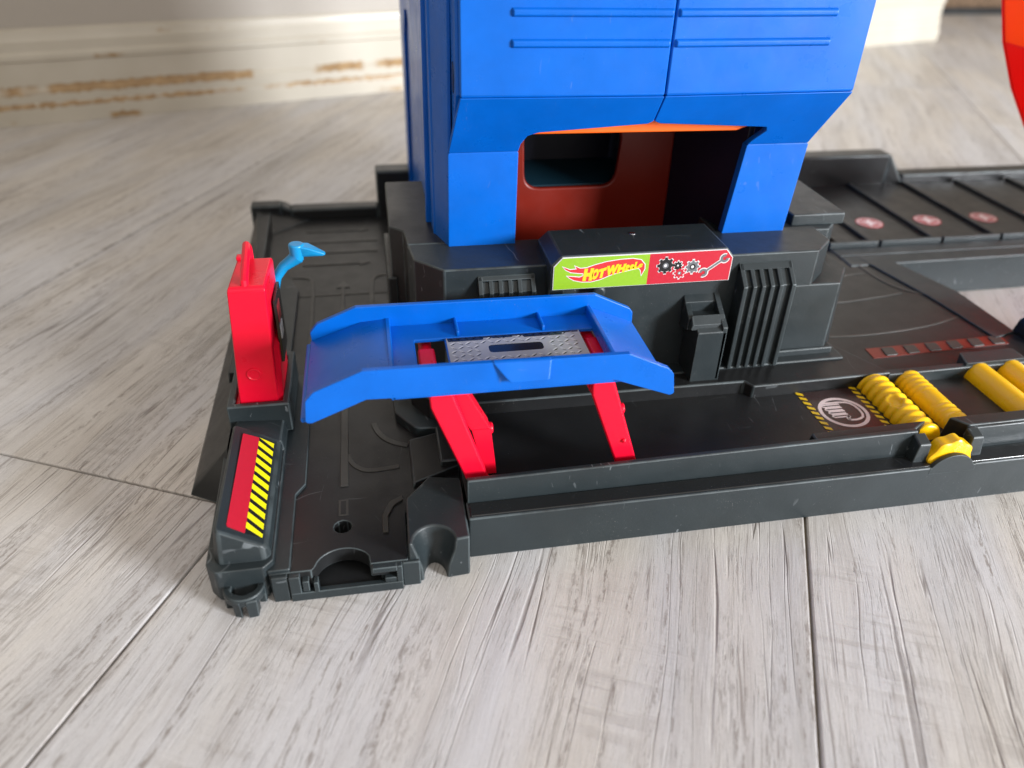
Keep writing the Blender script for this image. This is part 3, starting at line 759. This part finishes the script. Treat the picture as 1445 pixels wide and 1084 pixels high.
wrench(.29, .07, 42.896, 42.903, 'wrench_print', S_GRY)

# vents: ribbed columns
def vent(x0, x1, yf, zb, zk, zt, parent=toy):
    g = G()
    prof_ = [(44.5, zb), (yf + .28, zb), (yf + .28, zk - .1), (44.4, zt - .2), (44.5, zt - .2)]
    g.prism([(a, b) for a, b in prof_], x0 + .1, x1 - .1, 'x')
    fr = [(44.6, zb), (yf, zb), (yf, zk), (44.3, zt), (44.6, zt)]
    w_ = .30
    g.prism(fr, x0, x0 + w_, 'x'); g.prism(fr, x1 - w_, x1, 'x')
    g.hull([(x0, 44.3, zt), (x1, 44.3, zt), (x0, yf + (44.3 - yf) * .72, zk + (zt - zk) * .72), (x1, yf + (44.3 - yf) * .72, zk + (zt - zk) * .72), (x0, 44.6, zt), (x1, 44.6, zt), (x0, 44.6, zt - .8), (x1, 44.6, zt - .8)])
    v_ = g.build('vent_column', DARK, parent, bevel=0.05)
    n = 5; step = (x1 - x0 - 2 * w_) / n
    first = None
    for k in range(n - 1 + 1):
        xa = x0 + w_ + step * (k + .62)
        if k == n - 1: break
        rb = [(44.5, zb), (yf + .02, zb), (yf + .02, zk - .01), (yf + (44.3 - yf) * .75, zk + (zt - zk) * .73), (44.5, zt - .6)]
        if first is None: first = G().prism(rb, xa, xa + step * .42, 'x').build('rib', DARK, v_, bevel=0.04)
        else:
            c = first.copy(); sc.collection.objects.link(c); c.location = first.location + Vector((step * k, 0, 0)) * S
    return v_
vent(24.2, 28.05, 43.0, 4.4, 10.95, 12.15)
vent(6.2, 9.95, 43.55, 4.4, 11.35, 12.25)
# pillar with a hollow top
pg = G()
pg.hull([(21.0, 42.0, 4.2), (23.1, 42.0, 4.2), (21.0, 44.5, 4.2), (23.1, 44.5, 4.2), (21.0, 42.0, 8.2), (23.1, 42.0, 8.2), (20.9, 43.0, 8.9), (23.1, 43.0, 8.9), (21, 44.5, 8.9), (23.1, 44.5, 8.9)])
pg.hull([(20.55, 42.9, 8.0), (20.95, 42.9, 8.0), (20.55, 44.5, 7.6), (20.95, 44.5, 7.6), (20.55, 42.9, 8.9), (20.95, 42.9, 8.9), (20.6, 44.5, 9.9), (20.95, 44.5, 9.9)])
pg.hull([(22.8, 42.0, 4.3), (23.1, 42.0, 4.3), (22.8, 44.5, 4.3), (23.1, 44.5, 4.3), (22.75, 42.0, 8.5), (23.1, 42.0, 8.5), (22.75, 44.5, 10.15), (23.1, 44.5, 10.15)])
pg.hull([(20.55, 43.9, 8.8), (23.1, 43.9, 8.8), (20.55, 44.5, 8.8), (23.1, 44.5, 8.8), (20.55, 43.9, 9.6), (23.1, 43.9, 9.6), (20.55, 44.5, 10.1), (23.1, 44.5, 10.1)])
pg.hull([(20.55, 42.3, 8.3), (23.1, 42.3, 8.3), (20.55, 42.85, 8.3), (23.1, 42.85, 8.3), (20.7, 42.35, 8.65), (23.1, 42.35, 8.65), (20.7, 42.85, 9.15), (23.1, 42.85, 9.15)])
pg.build('pillar', DARK, toy, bevel=0.08, seg=2)

# --- tower
front_out = [(5.35, 23.0), (30.1, 23.0), (30.1, 46), (5.35, 46)]
tw = G()
def fy(x):      # the upper face folds slightly along its middle
    return 45.5 - 0.35 * (1 - abs(x - 17.7) / 12.4)
for xa, xb in ((5.35, 17.60), (17.66, 30.15)):
    ya, yb = fy(xa), fy(xb)
    tw.hull([(xa, ya, 23.0), (xb, yb, 23.0), (xa, ya + .5, 23.0), (xb, yb + .5, 23.0), (xa, ya, 46), (xb, yb, 46), (xa, ya + .5, 46), (xb, yb + .5, 46)])
tw.box(16.8, 18.6, 45.75, 46.2, 23.2, 45.8)
tower = tw.build('tower_front', BLUE, toy, bevel=0.16, seg=3)
# sloping band with the arch cut out of it: (x, t) with t 0 at the legs, 1 at the crease
def band(u, v, dep=0.0):
    k = max(0.0, min(1.0, v)); y = 48.0 + (fy(u) - 48.0) * k; z = 19.1 + (23.0 - 19.1) * k
    xx = u
    return (xx, y + dep, z)
bo = [(4.85, 0.0), (9.35, 0.0), (9.42, .14), (9.75, .30), (10.4, .36), (17.3, .49), (17.60, .54), (17.60, 1.0), (5.35, 1.0)]
bo2 = [(25.0, 0.0), (29.4, 0.0), (30.15, 1.0), (17.66, 1.0), (17.66, .54), (18.1, .49), (25.6, .36), (25.75, .28), (25.2, .10)]
bg_ = G()
for o_ in (bo, bo2):
    bg_.prism(o_, 0, 0, fa=lambda u, v: band(u, v), fb=lambda u, v: band(u, v, .6))
bg_.build('tower_band', BLUE, tower, bevel=0.06)
# legs
lgm = G()
lgm.hull([(4.75, 48.0, 12.7), (9.3, 48.0, 12.7), (4.75, 48.7, 12.7), (9.3, 48.7, 12.7), (4.85, 48.0, 19.1), (9.35, 48.0, 19.1), (4.85, 48.7, 19.1), (9.35, 48.7, 19.1)])
lgm.build('tower_leg', BLUE, tower, bevel=0.1, seg=3)
lgm = G()
lgm.hull([(24.35, 48.0, 12.7), (29.05, 48.0, 12.7), (24.35, 48.7, 12.7), (29.05, 48.7, 12.7), (25.0, 48.0, 19.1), (29.45, 48.0, 19.1), (25.0, 48.7, 19.1), (29.45, 48.7, 19.1)])
lgm.build('tower_leg', BLUE, tower, bevel=0.1, seg=3)
# embossed double lines
eg = G()
def capsule(g, x0, x1, z, hh, prot):
    for (xa, xb) in ((x0, 17.45), (17.9, x1)):
        n = 5
        ya, yb = fy(xa) - prot, fy(xb) - prot
        g.hull([(xa, ya, z - hh * .5), (xb, yb, z - hh * .5), (xa, ya, z + hh * .5), (xb, yb, z + hh * .5), (xa - .15, ya + prot + .05, z - hh), (xb + .1, yb + prot + .05, z - hh), (xa - .15, ya + prot + .05, z + hh), (xb + .1, yb + prot + .05, z + hh)])
for z, x0, x1 in ((27.55, 8.35, 27.7), (25.95, 8.35, 27.6)): capsule(eg, x0, x1, z, .27, .20)
eg.build('raised_bar', BLUE, tower, bevel=0.07, seg=3)
# side flange, side wall and rear column
sf = G()
sf.prism([(45.9, 23.1), (48.6, 19.3), (48.9, 23.0), (48.9, 46), (45.9, 46)], 5.15, 5.45, 'x', holes=[arc(47.3, 23.6, .42, 0, 330, 11, ry=.8)])
sf.build('side_flange', BLUE, tower, bevel=0.06)
G().prism(arc(47.2, 23.8, .5, 0, 330, 11, ry=.9), 5.11, 5.17, 'x').build('screw_hole_shade', S_BLK, tower, bevel=0)  # flat black disc over the flange hole, painting the shade inside it
G().hull([(4.75, 48.1, 12.7), (4.95, 48.1, 12.7), (4.0, 50.4, 12.7), (4.25, 50.4, 12.7), (4.85, 48.1, 19.2), (5.05, 48.1, 19.2), (4.0, 50.4, 19.2), (4.25, 50.4, 19.2), (5.2, 48.5, 46), (5.4, 48.5, 46), (4.0, 50.6, 46), (4.25, 50.6, 46)]).build('side_return', BLUE, tower, bevel=0.06)
sw = G()
so = [(50.2, 12.7), (52.2, 12.7), (52.4, 12.7), (60.6, 12.7), (63.4, 12.9), (66.0, 18.0), (68.8, 22.6), (71.5, 24.0), (75.5, 23.5), (78.0, 21.0), (79.0, 14.0), (80.0, 4.5), (83.5, 4.5), (83.5, 46), (50.2, 46)]
sw.prism(so, 3.95, 4.25, 'x')
sw.build('tower_side', BLUE, tower, bevel=0.14, seg=3)
sd = dup(bpy.data.objects['tower_side'], (25.3, 0, 0), tower)
G().hull([(3.6, 52.4, 12.7), (4.1, 52.4, 12.7), (3.6, 53.0, 12.7), (4.1, 53.0, 12.7), (3.85, 50.6, 46), (4.1, 50.6, 46), (3.85, 51.2, 46), (4.1, 51.2, 46)]).build('side_ridge', BLUE, tower, bevel=0.1, seg=3)
G().prism([(4.0, 83.0), (29.6, 83.0), (29.6, 83.6), (4.0, 83.6)], 20, 46).build('tower_rear', BLUE, tower, bevel=0.1)
G().box(4.1, 29.6, 45.9, 83.3, 45.4, 46.2).build('tower_roof', BLUE, tower, bevel=0.1)
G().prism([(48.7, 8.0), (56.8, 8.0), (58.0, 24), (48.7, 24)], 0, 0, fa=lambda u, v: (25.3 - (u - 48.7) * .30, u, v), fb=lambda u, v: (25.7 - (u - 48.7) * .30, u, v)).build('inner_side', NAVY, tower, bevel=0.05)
# orange inner liner
li = G()
li.prism([(8.0, 20.05), (24.2, 19.95), (25.3, 20.3), (25.6, 24), (8.0, 24)], 48.35, 48.75, 'y')
li.build('liner_lip', ORANGE, tower, bevel=0.08)
wn_ = rpoly([(11.45, 13.7), (18.6, 13.7), (18.9, 18.3), (11.3, 18.5)], 1.3, 6)
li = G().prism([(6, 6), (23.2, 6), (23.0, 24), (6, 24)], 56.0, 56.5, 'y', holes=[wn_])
li.build('liner_back', ORED_SHADED, tower, bevel=0.15, seg=3)
li = G().box(6, 25, 48.8, 56.4, 21.5, 21.9).build('liner_ceiling', ORED_SHADED, tower, bevel=0.05)
G().box(4.27, 28, 62, 82.9, 3.6, 45).build('inner_core', BLUE, tower, bevel=0.05)
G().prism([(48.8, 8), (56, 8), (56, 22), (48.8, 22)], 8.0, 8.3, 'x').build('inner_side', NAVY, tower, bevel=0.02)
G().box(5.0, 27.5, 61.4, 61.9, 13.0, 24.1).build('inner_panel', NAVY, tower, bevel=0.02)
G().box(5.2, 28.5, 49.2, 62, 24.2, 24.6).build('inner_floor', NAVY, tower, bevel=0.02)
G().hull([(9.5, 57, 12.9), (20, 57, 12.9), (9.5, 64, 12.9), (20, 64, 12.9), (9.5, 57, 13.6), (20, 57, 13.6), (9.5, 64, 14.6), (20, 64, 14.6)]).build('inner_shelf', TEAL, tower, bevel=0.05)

# --- lift ramp
def xz(pts, y0, y1): return G().prism(pts, y0, y1, 'y')
fw = [(-4.5, 9.3), (-4.15, 9.25), (-1.2, 10.5), (0.3, 10.45), (12.5, 10.5), (15.9, 9.15), (16.15, 9.25), (15.95, 10.6), (15.6, 11.0), (13.2, 12.15), (-1.3, 12.3), (-3.9, 11.2), (-4.35, 10.7)]
rd = G()
# decks
rd.prism([(-4.4, 9.45), (-1.25, 10.6), (0.2, 10.75), (0.2, 10.95), (-1.3, 10.85), (-4.5, 9.7)], 34.2, 41.9, 'y')
rd.prism([(15.95, 9.3), (12.9, 10.65), (12.9, 10.95), (16.1, 9.55)], 34.2, 41.9, 'y')
recess = [(0.15, 34.2), (13.05, 34.2), (13.05, 41.9), (0.15, 41.9)]
rd.prism(recess, 10.15, 10.4, holes=[[(1.75, 36.6), (12.9, 36.6), (12.9, 40.0), (1.75, 40.0)]])
rd.box(3.55, 11.95, 36.6, 40.0, 10.15, 10.35)
rd.box(0.1, 0.4, 34.2, 41.9, 10.15, 11.0); rd.box(12.85, 13.15, 34.2, 41.9, 10.15, 11.0)
rd.box(4.3, 4.5, 40.1, 41.9, 10.38, 10.75); rd.box(9.6, 9.8, 40.1, 41.9, 10.38, 10.75)
ramp_o = rd.build('lift_ramp', BLUE, toy, bevel=0.07, seg=3)
pr_ = rpoly(fw, .22, 3)
G().prism(pr_, 33.95, 34.3, 'y').build('ramp_side', BLUE, ramp_o, bevel=0.08, seg=3)
bk = rpoly([(-4.4, 9.3), (-1.2, 10.3), (13.0, 10.3), (16.1, 9.2), (16.05, 10.3), (15.8, 10.6), (13.4, 11.75), (-1.6, 11.85), (-4.0, 10.85), (-4.45, 10.3)], .22, 3)
G().prism(bk, 41.85, 42.2, 'y').build('ramp_side', BLUE, ramp_o, bevel=0.08, seg=3)
# small tab hanging over the front side
G().hull([(5.55, 33.9, 12.25), (8.8, 33.9, 12.2), (6.45, 33.5, 11.15), (8.65, 33.5, 11.15), (5.55, 34.2, 12.3), (8.8, 34.2, 12.25), (6.35, 34.2, 11.0), (8.7, 34.2, 11.0)]).build('ramp_tab', BLUE, ramp_o, bevel=0.1, seg=3)
G().box(-4.75, -4.35, 34.1, 42.0, 9.2, 9.5).build('ramp_lip', BLUE, ramp_o, bevel=0.12, seg=3)
# tread plate sticker
tp = G().prism([(3.65, 36.7), (11.9, 36.7), (11.9, 39.9), (3.65, 39.9)], 10.34, 10.40, holes=[rpoly([(6.05, 37.95), (9.35, 37.95), (9.35, 38.85), (6.05, 38.85)], .3, 4)]).build('tread_plate', S_MET, ramp_o, bevel=0)
G().prism(rpoly([(6.0, 37.9), (9.4, 37.9), (9.4, 38.9), (6.0, 38.9)], .3, 4), 10.2, 10.38).build('plate_slot', S_BLK, tp, bevel=0)
zg = G()
random.seed(3)
def zig(y0, dirn):
    pts = [(3.7, y0)]; x = 3.7
    top = []
    while x < 11.7:
        nx = min(11.85, x + random.uniform(.5, 1.3)); dpt = random.choice((.18, .30, .40))
        top += [(x + .05, y0 + dirn * dpt), (nx - .05, y0 + dirn * dpt)]; x = nx
    return [(3.7, y0)] + top + [(11.85, y0)]
zg.prism(zig(39.88, -1), 10.395, 10.41); zg.prism(zig(36.72, 1), 10.395, 10.41)
zg.build('black_edging', S_BLK, tp, bevel=0)
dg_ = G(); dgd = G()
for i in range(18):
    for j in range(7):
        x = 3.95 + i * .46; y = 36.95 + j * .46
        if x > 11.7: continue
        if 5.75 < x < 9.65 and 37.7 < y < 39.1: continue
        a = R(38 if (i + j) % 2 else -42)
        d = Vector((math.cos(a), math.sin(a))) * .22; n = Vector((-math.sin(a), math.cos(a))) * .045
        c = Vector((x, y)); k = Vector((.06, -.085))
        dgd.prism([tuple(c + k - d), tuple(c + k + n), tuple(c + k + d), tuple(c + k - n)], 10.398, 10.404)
        dg_.prism([tuple(c - d), tuple(c + n), tuple(c + d), tuple(c - n)], 10.40, 10.41)
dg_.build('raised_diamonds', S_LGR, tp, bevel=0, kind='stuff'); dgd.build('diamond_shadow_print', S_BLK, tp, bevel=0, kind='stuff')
# legs: bent red links leaning to the left
def link(xb, xt, y0, y1, w_, name='lift_leg'):
    g = G()
    g.prism([(xb, 3.3), (xb + w_, 3.3), (xt + w_ + .05, 10.0), (xt + w_ - .1, 10.35), (xt + .15, 10.35), (xt, 10.0), (xt + .05, 9.3)], y0, y1, 'y')
    return g.build(name, RED, toy, bevel=0.12, seg=3)
for xb, xt in ((4.35, 2.15), (13.6, 11.35)):
    g_ = link(xb, xt, 34.3, 35.0, 1.30)
    web = G()
    if xb < 10:
        web.hull([(xb + 1.0, 35.2, 3.4), (xb + 1.75, 35.2, 3.4), (xb + 1.0, 35.9, 3.4), (xb + 1.75, 35.9, 3.4), (xb + .2, 35.2, 7.0), (xb + 1.35, 35.2, 7.0), (xb + .2, 35.9, 7.0), (xb + 1.35, 35.9, 7.0)])
        web.hull([(xb + .2, 35.1, 6.9), (xb + 1.35, 35.1, 6.9), (xb + .2, 36.2, 6.9), (xb + 1.35, 36.2, 6.9), (xt + .8, 35.1, 10.0), (xt + 2.0, 35.1, 10.0), (xt + .8, 36.2, 10.0), (xt + 2.0, 36.2, 10.0)])
        web.tube([(xb + .5, 35.7, 6.6), (xb + 1.55, 35.7, 6.6)], .35, 14)
    else:
        web.hull([(xb - .5, 35.2, 5.8), (xb + .6, 35.2, 5.0), (xb - .5, 35.9, 5.8), (xb + .6, 35.9, 5.0), (xt - .35, 35.2, 10.0), (xt + .8, 35.2, 10.0), (xt - .35, 35.9, 10.0), (xt + .8, 35.9, 10.0)])
        web.tube([(xb - .75, 35.7, 7.2), (xb + .3, 35.7, 7.2)], .35, 14)
    web.build('leg_web', RED, toy, bevel=0.1, seg=3)
    hx = 1.9 if xb < 10 else 12.25
    ah = G(); ah.box(hx, hx + 1.0, 36.2, 39.6, 9.2, 10.02); ah.tube([(hx + .5, 35.5, 9.5), (hx + .5, 41.5, 9.5)], .4, 14)
    ah.build('leg_axle', RED, toy, bevel=0.12)
G().lathe_y([(34.36, .16), (34.2, .14), (34.12, .05)], 13.62, 5.85, 14).build('rivet', RED, toy, bevel=0)

# --- fuel pump
pb = G()
pb.hull([(-9.75, 43.5, 4.0), (-7.25, 43.5, 4.0), (-9.75, 48.3, 4.0), (-7.05, 48.3, 4.0), (-9.12, 43.5, 12.75), (-6.85, 43.5, 12.75), (-9.0, 48.0, 12.75), (-6.75, 48.0, 12.75)])
pump = pb.build('fuel_pump', RED, toy, bevel=0.28, seg=4)
G().hull([(-7.3, 43.6, 4.0), (-6.95, 43.9, 4.0), (-7.3, 48.2, 4.0), (-6.95, 48.2, 4.0), (-7.2, 43.7, 8.6), (-6.75, 44.4, 8.0), (-7.0, 48.0, 9.0), (-6.7, 48.0, 8.6)]).build('pump_rear_panel', RED, pump, bevel=0.1, seg=3)
G().tube([(-8.1, 43.9, 12.5), (-8.1, 44.0, 12.9), (-8.1, 44.6, 13.15), (-8.15, 46.6, 13.6), (-8.2, 47.6, 13.75), (-8.2, 48.0, 13.4), (-8.2, 48.0, 12.5)], .26, 10).build('pump_handle', RED, pump, bevel=0)
G().box(-9.0, -8.5, 47.6, 48.15, 12.6, 12.95).build('pump_lug', RED, pump, bevel=0.08)
G().hull([(-6.80, 44.8, 6.6), (-6.62, 44.8, 6.6), (-6.80, 47.6, 6.6), (-6.62, 47.6, 6.6), (-6.76, 44.8, 11.1), (-6.58, 44.8, 11.1), (-6.76, 47.6, 11.1), (-6.58, 47.6, 11.1)]).build('pump_sticker', S_BLK, pump, bevel=0.02)
st_ = bpy.data.objects['pump_sticker']
G().box(-6.60, -6.545, 45.1, 46.2, 9.4, 10.6).build('sticker_print', S_MRED, st_, bevel=0)
G().box(-6.60, -6.545, 45.1, 46.2, 8.2, 9.1).build('sticker_print', S_LGR, st_, bevel=0)
G().lathe_y([(43.55, .5), (43.42, .46), (43.40, .40), (43.46, .33)], -8.45, 6.6, 24).build('pump_stud', RED, pump, bevel=0)
nz = G()
nz.tube([(-7.5, 48.2, 8.4), (-7.2, 48.6, 9.6), (-6.85, 48.9, 10.8), (-6.3, 49, 11.5), (-5.7, 49, 11.9), (-5.3, 49, 12.2)], [.34, .34, .34, .36, .42, .5], 12)
nozzle = nz.build('fuel_hose', CYAN, toy, bevel=0)
nz = G(); nz.tube([(-5.35, 49, 11.9), (-5.3, 49, 13.1)], [.42, .52], 18)
nz.hull([(-5.3, 48.6, 13.05), (-5.3, 49.4, 13.05), (-4.6, 48.5, 12.95), (-4.6, 49.5, 12.95), (-3.45, 48.8, 12.35), (-3.45, 49.2, 12.35), (-3.5, 48.8, 12.2), (-3.5, 49.2, 12.2), (-4.3, 48.6, 12.45), (-4.3, 49.4, 12.45), (-5.2, 48.8, 12.2), (-5.2, 49.2, 12.2)])
nz.build('hose_nozzle', CYAN, nozzle, bevel=0.15, seg=3)

# --- trough stickers: hazard stripes and a no-touch hand in a ring
tk = G().prism([(28.9, 35.2), (33.5, 35.2), (33.3, 41.0), (28.9, 40.8)], 3.29, 3.33).build('hand_sticker', S_BRN, toy, bevel=0)
def dashes(x, y0, y1, name):
    g = G(); n = 10; st = (y1 - y0) / n
    for k in range(n):
        y = y0 + st * k
        g.prism([(x - .22, y + st * .42), (x + .22, y), (x + .22, y + st * .5), (x - .22, y + st * .92)], 3.325, 3.345)
    return g.build(name, S_LET, tk, bevel=0)
dashes(28.95, 35.2, 41.0, 'hazard_dashes'); dashes(33.2, 35.3, 41.2, 'hazard_dashes')
G().prism(arc(31.0, 38.2, 1.72, 0, 350, 35), 3.325, 3.345, holes=[arc(31.0, 38.2, 1.47, 0, 350, 35)]).build('ring_print', S_PINK, tk, bevel=0)
hd = G()
def stroke(pts, wd=.17): ribbon(hd, pts, wd, 3.325, 3.346, 1 if len(pts) > 6 else 0)
stroke([(31.2, 39.35), (31.9, 39.25), (32.25, 38.6), (32.2, 37.6), (31.6, 37.25), (30.9, 37.3), (30.9, 37.6), (31.2, 37.7)])
stroke([(31.2, 39.35), (30.0, 39.35)])
for k, yy in enumerate((39.15, 38.75, 38.35, 37.95)):
    stroke([(31.15, yy), (29.85 + k * .06, yy), (29.78 + k * .06, yy - .14), (29.9 + k * .06, yy - .26), (31.1, yy - .26)], .12)
stroke([(31.1, 37.75), (30.95, 37.3)], .15)
hd.build('hand_print', S_PINK, tk, bevel=0)

# --- rollers
def worm(y, th, r):
    if y < 34.5 or y > 40.9: return r
    rr = r - .15 * (0.5 + 0.5 * math.cos((y - 34.5) * 2 * math.pi / .72 + th))
    d = ((y - 37.7) / .75) ** 2 + ((th - 1.95) / .45) ** 2
    if d < 1: rr = min(rr, r - .34 * (1 - d * d))
    return rr
prof1 = [(34.5, .4), (34.5, .95)] + [(34.5 + k * .08, 1.18) for k in range(81)] + [(41.0, .8), (41.3, .5)]
r1 = G().lathe_y(prof1, 34.75, 3.35, 48, worm).build('worm_roller', YEL, toy, bevel=0, ang=60)
def worm2(y, th, r):
    return r - .07 * (0.5 + 0.5 * math.cos((y - 34.5) * 2 * math.pi / .52)) if (y < 37.2 or y > 38.8) else r - .035
r2 = G().lathe_y([(34.6, .6)] + [(34.7 + k * .08, 1.05) for k in range(82)] + [(41.3, .6)], 37.75, 3.3, 40, worm2).build('worm_roller', YEL, toy, bevel=0, ang=60)
ro = G().lathe_y([(35.0, .5), (35.05, .95), (35.15, 1.08), (41.6, 1.08), (41.75, .95), (41.8, .5)], 43.6, 3.3, 40).build('roller', YEL, toy, bevel=0, ang=40)
for dx in (2.75, 9.0, 12.0): dup(ro, (dx, 0.1, 0), toy)
def lobes(y, th, r): return r * (1 + .05 * math.cos(8 * th + 1.2))
G().lathe_y([(32.35, 1.38), (32.45, 1.52), (33.2, 1.52), (33.3, 1.38)], 35.1, 3.25, 60, lobes).build('crank_wheel', YEL, toy, bevel=0, ang=40)

# --- right deck and parking area
rdk = G()
rdk.prism([(33.0, 46.0), (36.2, 41.2), (52.5, 41.6), (52.0, 43.4), (50.8, 46.0), (50.8, 53.2), (48.5, 60.6), (47.6, 63.2), (33.0, 63.2)], 0.3, 3.62)
rdk.build('right_deck', DARKD, toy, bevel=0.08)
rdk = G(); rdk.hull([(36.0, 41.0, 3.0), (96, 42, 3.0), (36, 41.6, 3), (96, 42.6, 3), (36.0, 41.0, 4.2), (96, 42, 4.2), (36, 41.6, 4.2), (96, 42.6, 4.2)])
rdk.hull([(42.4, 41.3, 3.0), (47.5, 41.4, 3.0), (42.9, 42.7, 3), (47.5, 42.8, 3), (42.4, 41.2, 4.45), (47.5, 41.3, 4.45), (42.9, 42.7, 4.45), (47.5, 42.8, 4.45)])
rdk.build('trough_back_rail', DARK, toy, bevel=0.08)
G().box(52.4, 96, 42.0, 44.0, 0.2, 3.6).build('beam', DARK, toy, bevel=0.1)
bn = G(); bn.prism([(45.4, 62.3), (48.4, 60.5), (50.7, 53.2), (50.7, 46.1), (48.4, 45.4), (48.0, 49.0), (47.5, 52.8), (45.9, 60.0)], 3.58, 3.78)
bn.build('deck_border', DARK, toy, bevel=0.06)
bn = G(); ribbon(bn, [(44.8, 61.5), (45.0, 57.5), (45.7, 54.8), (47.5, 53.4)], .28, 3.6, 3.68); ribbon(bn, [(36.6, 53.2), (39.0, 52.9), (42.6, 53.4), (45.6, 53.9)], .22, 3.6, 3.68)
ribbon(bn, [(35.0, 47.6), (38.2, 47.4), (44.0, 48.0), (47.8, 49.2)], .22, 3.6, 3.66); ribbon(bn, [(36.5, 58.0), (40, 57.6), (44.5, 58.2)], .18, 3.6, 3.65)
bn.build('embossed_seams', RUB, toy, bevel=0.02)
stp = G().prism([(36.8, 44.0), (49.0, 44.6), (49.2, 45.9), (36.9, 45.4)], 3.6, 3.66).build('red_strip', S_DRED, toy, bevel=0)
tooth = G().prism(rpoly([(37.9, 44.15), (39.0, 44.2), (39.15, 45.3), (38.15, 45.3)], .15), 3.64, 3.74).build('tooth', RUB, stp, bevel=0.05)
for k in range(1, 6):
    c = tooth.copy(); sc.collection.objects.link(c); c.location = tooth.location + Vector((1.95 * k, .09 * k, 0)) * S
G().hull([(50.6, 44.0, 3.5), (54.5, 44.0, 3.5), (50.6, 46.4, 3.5), (54.5, 46.4, 3.5), (51.0, 44.6, 5.2), (54.5, 44.6, 7.2), (51.0, 46.0, 5.2), (54.5, 46.0, 7.2), (50.7, 46.2, 4.8)]).build('bracket', S_BLK, toy, bevel=0.12)
pk = G()
pk.prism([(44.0, 59.6), (96, 60.4), (96, 63.6), (44.0, 63.4)], 0.0, 3.75)
pk.build('parking_front', DARK, toy, bevel=0.12)
pk = G(); pk.prism([(44.0, 63.5), (96, 63.9), (96, 81.3), (44.0, 81.3)], 0.1, 3.5); pk.build('parking_floor', DARKD, toy, bevel=0.06)
lp = G()
for a, b in ((44.0, 49.2), (49.6, 56.2), (56.6, 63.0), (63.4, 69.8), (70.2, 96)):
    lp.box(a, b, 63.5 + (a - 44) * .008, 64.0 + (a - 44) * .008, 3.4, 4.25)
lp.box(44.0, 96, 61.6, 61.8, 3.7, 3.85)
lp.build('parking_lip', DARK, toy, bevel=0.07)
dv = G().box(48.9, 49.5, 64.4, 81.0, 3.45, 3.9).build('bay_divider', DARKD, toy, bevel=0.08)
for k in (1, 2, 3, 4, 5): dup(dv, (7.15 * k, 0, 0), toy)
for k in range(5):
    x = 52.2 + 6.9 * k; y = 69.8
    bdg = G().prism(arc(x, y, 1.45, 0, 345, 23, ry=1.35), 3.49, 3.55).build('bay_badge', S_MRED, toy, bevel=0)
    G().prism(offset([(x - .9, y + .5), (x - .2, y + .3), (x + .3, y + .8), (x + .4, y + .1), (x + 1.0, y - .3), (x + .1, y - .4), (x - .3, y - .9), (x - .4, y - .1)], .05), 3.545, 3.56).build('badge_print', S_PINK, bdg, bevel=0)
    G().prism(arc(x, y, 1.3, 0, 345, 23, ry=1.2), 3.545, 3.556, holes=[arc(x, y, 1.16, 0, 345, 23, ry=1.06)]).build('badge_ring', S_PINK, bdg, bevel=0)

# --- orange chute coming down at the right
ch = G()
cen = [(53.2, 57, 46), (53.6, 57, 36), (54.4, 57, 29.0), (55.2, 57, 25.6), (56.7, 57, 22.3), (59.3, 57, 18.3), (62.4, 57, 14.6), (67, 57, 10.8), (73, 57, 7.6), (80, 57, 5.2), (88, 57, 4.2)]
def sweep(g, off0, off1, y0, y1):
    Lp = [];
    for i, p in enumerate(cen):
        a = Vector(cen[max(i - 1, 0)]); b = Vector(cen[min(i + 1, len(cen) - 1)]); d = (b - a).normalized(); n = Vector((-d.z, 0, d.x)).normalized()
        if n.x < 0: n = -n
        q = Vector(p)
        Lp.append([g.bm.verts.new(v) for v in ((q + n * off0) + Vector((0, y0, 0)), (q + n * off1) + Vector((0, y0, 0)), (q + n * off1) + Vector((0, y1, 0)), (q + n * off0) + Vector((0, y1, 0)))])
    for a, b in zip(Lp, Lp[1:]):
        for k in range(4): g.bm.faces.new((a[k], a[(k + 1) % 4], b[(k + 1) % 4], b[k]))
    g.bm.faces.new(Lp[0]); g.bm.faces.new(Lp[-1][::-1])
full = cen
cen = full[:5]; sweep(ch, 0, .35, 0, 8)
chute = ch.build('track_chute', CH_OR, toy, bevel=0.12, seg=3, ang=60)
cen = full[4:]; ch = G(); sweep(ch, 0, .35, 0, 8); ch.build('chute_foot', CH_RED, chute, bevel=0.12, seg=3, ang=60)
cen = full; ch = G(); sweep(ch, 0, 1.6, -.4, 0); ch.build('chute_side', CH_OR, chute, bevel=0.12, seg=3, ang=60)
ch = G(); sweep(ch, 0, 1.6, 8, 8.4); ch.build('chute_side', CH_RED, chute, bevel=0.12, seg=3, ang=60)
for o in bpy.data.objects:
    if 'org' in o: del o['org']
